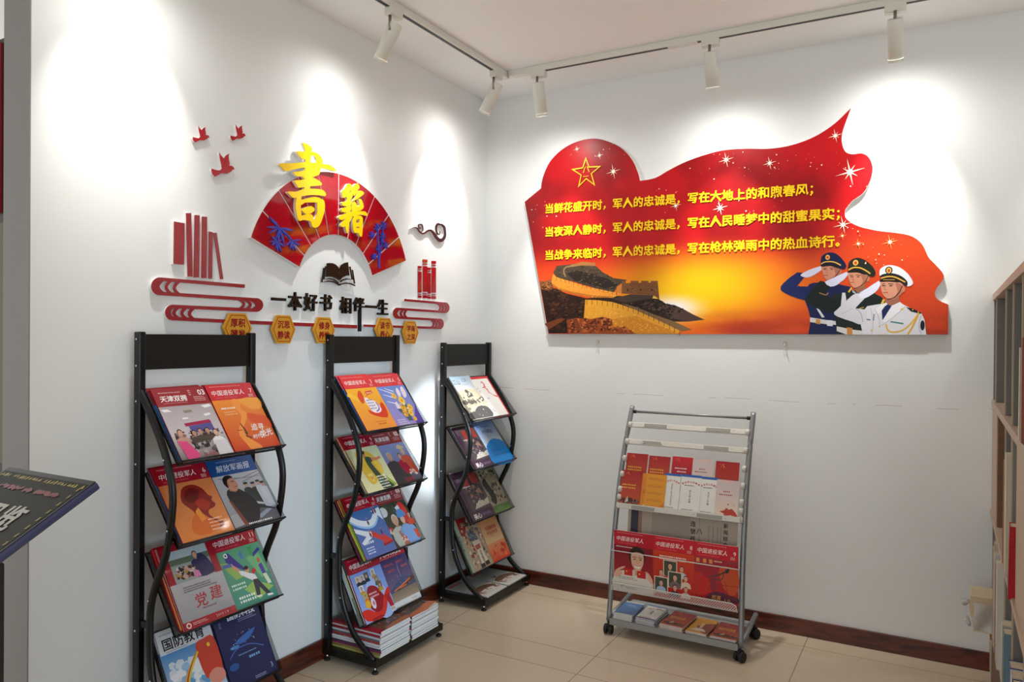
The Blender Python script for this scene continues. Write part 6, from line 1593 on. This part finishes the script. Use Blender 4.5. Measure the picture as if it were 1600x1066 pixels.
# paper bundle sticking out of the lower shelf
t = empty('paper_bundle', 'plastic-wrapped cream paper bundle sticking out of the bookcase', 'paper bundle', None, frame(fa, (0, 0, 1), fa.cross(Vector((0, 0, 1))), BC + fa * .14 + Vector((0, 0, .2505))))
MB().box(0, .055, -.12, .14, .145, .078, .004).build('book_block', M['kraft'], t)
MB().box(.02, .06, -.10, .13, .135, .026, .003).build('second_block', M['cream'], t)
MB().box(0, 0, -.12, .14, .03, .070, .004).build('lower_block', M['cream'], t)
MB().box(.02, .031, -.12, .12, .053, .03, .002).build('strap', mat('yellow_black_strap', (190, 140, 40), .5), t)
bag = MB(); r = random.Random(6)
g_ = [[Vector((.145 + .006 * math.sin(i * 1.3 + j), .008 + j * .022, -.02 + i * .018 + .006 * math.sin(j * 1.7 + i))) for j in range(6)] for i in range(6)]
for i in range(6):
    for j in range(6): g_[i][j] = bag.bm.verts.new(g_[i][j])
for i in range(5):
    for j in range(5): bag.bm.faces.new((g_[i][j], g_[i + 1][j], g_[i + 1][j + 1], g_[i][j + 1])).smooth = True
bag.tube([(.14, .12, .085), (.12, .105, .098), (.07, .1, .102), (.03, .085, .094)], [.008, .012, .012, .006], 9).tube([(.13, .02, .08), (.1, .03, .088), (.04, .025, .086)], [.006, .01, .005], 8)
bag.build('plastic_wrap', M['plastic'], t)

# ------------------------------------------------------------------ tilted display stand at the left
DA = Vector((.608, -2.752, 1.07)); ti = R(29.3)
dv_ = Vector((0, math.cos(ti), math.sin(ti))); dn = Vector((0, -math.sin(ti), math.cos(ti)))
PW, PH = .385, .62
ds = empty('display_stand', 'black reading stand with tilted dark panel at left photo edge', 'display stand', None, loc=(.42, -3.0, 0))
pn = empty('panel', None, None, None, frame((1, 0, 0), dv_, dn, DA - dv_ * PH - Vector((PW, 0, 0)) - Vector((.42, -3.0, 0)))); pn.parent = ds
MB().box(0, 0, -.022, PW, PH, -.001, .006).build('frame', M['purple_edge'], pn)
MB().box(.002, .002, -.002, PW - .004, PH - .002, .0).build('bezel', M['kiosk'], pn)
MB().box(.012, .012, -.001, PW - .012, PH - .016, .0006).build('face', M['panelface'], pn)
A = Art(); r = random.Random(12); GO = (150, 132, 50)
for k in range(26):
    x = .02 + k * .0137
    if r.random() < .8: A.poly([(x, PH - .034 + r.uniform(-.003, .003)), (x + r.uniform(.006, .013), PH - .032), (x + r.uniform(.004, .012), PH - .022), (x + .002, PH - .024 + r.uniform(-.004, .004))], GO)
for k in range(22):
    y = .03 + k * .026
    for x in (.017, PW - .024): A.poly([(x, y), (x + .006, y + .003), (x + .005, y + .015), (x + .001, y + .013)], GO)
A.spots(.05, .542, .335, .566, 44, .006, .011, [(112, 34, 40), (98, 32, 38), (120, 40, 44)], 5)
A.text('阅', .142, .434, .082, (168, 164, 156), 'l', bold=.05); A.text('览', .230, .434, .082, (168, 164, 156), 'l', bold=.05)
A.build('lettering', pn, M['print'], 1, .0008)
MB().box(-.195, .03, 0.012, .130, .075, .912, .004).build('column', M['kiosk'], ds)
MB().box(-.06, .036, .90, .06, .07, .925, .002).build('neck', M['kiosk'], ds)
MB().box(-.2, -.16, 0, .2, .16, .014, .004).build('base_plate', M['kiosk'], ds)

# unseen window frame, added behind the daylight area light to account for it
fw = MB()
for b_ in ((5.6, -4.06, .2, 5.66, -4.0, 2.3), (5.6, -2.6, .2, 5.66, -2.54, 2.3), (5.6, -4.0, 2.24, 5.66, -2.6, 2.3), (5.6, -4.0, .2, 5.66, -2.6, .26)): fw.box(*b_)
struct(fw.build('added_window_frame', M['whiteedge']))

# tall display board seen through the opening left of the wall
db = empty('display_board', 'dark display board with red edge beyond the wall opening', 'display board', None, loc=(-1.02, -2.2, 0))
MB().box(-.30, 0, 0, .30, .03, 2.6, .003).build('board', colmat((30, 36, 32)), db)
MB().box(-.30, -.012, 1.9, .10, .0, 2.58, .002).build('red_panel', colmat((130, 16, 30)), db)
MB().box(-.30, -.008, .9, .26, .0, 1.86, .002).build('picture_panel', colmat((80, 84, 50)), db)
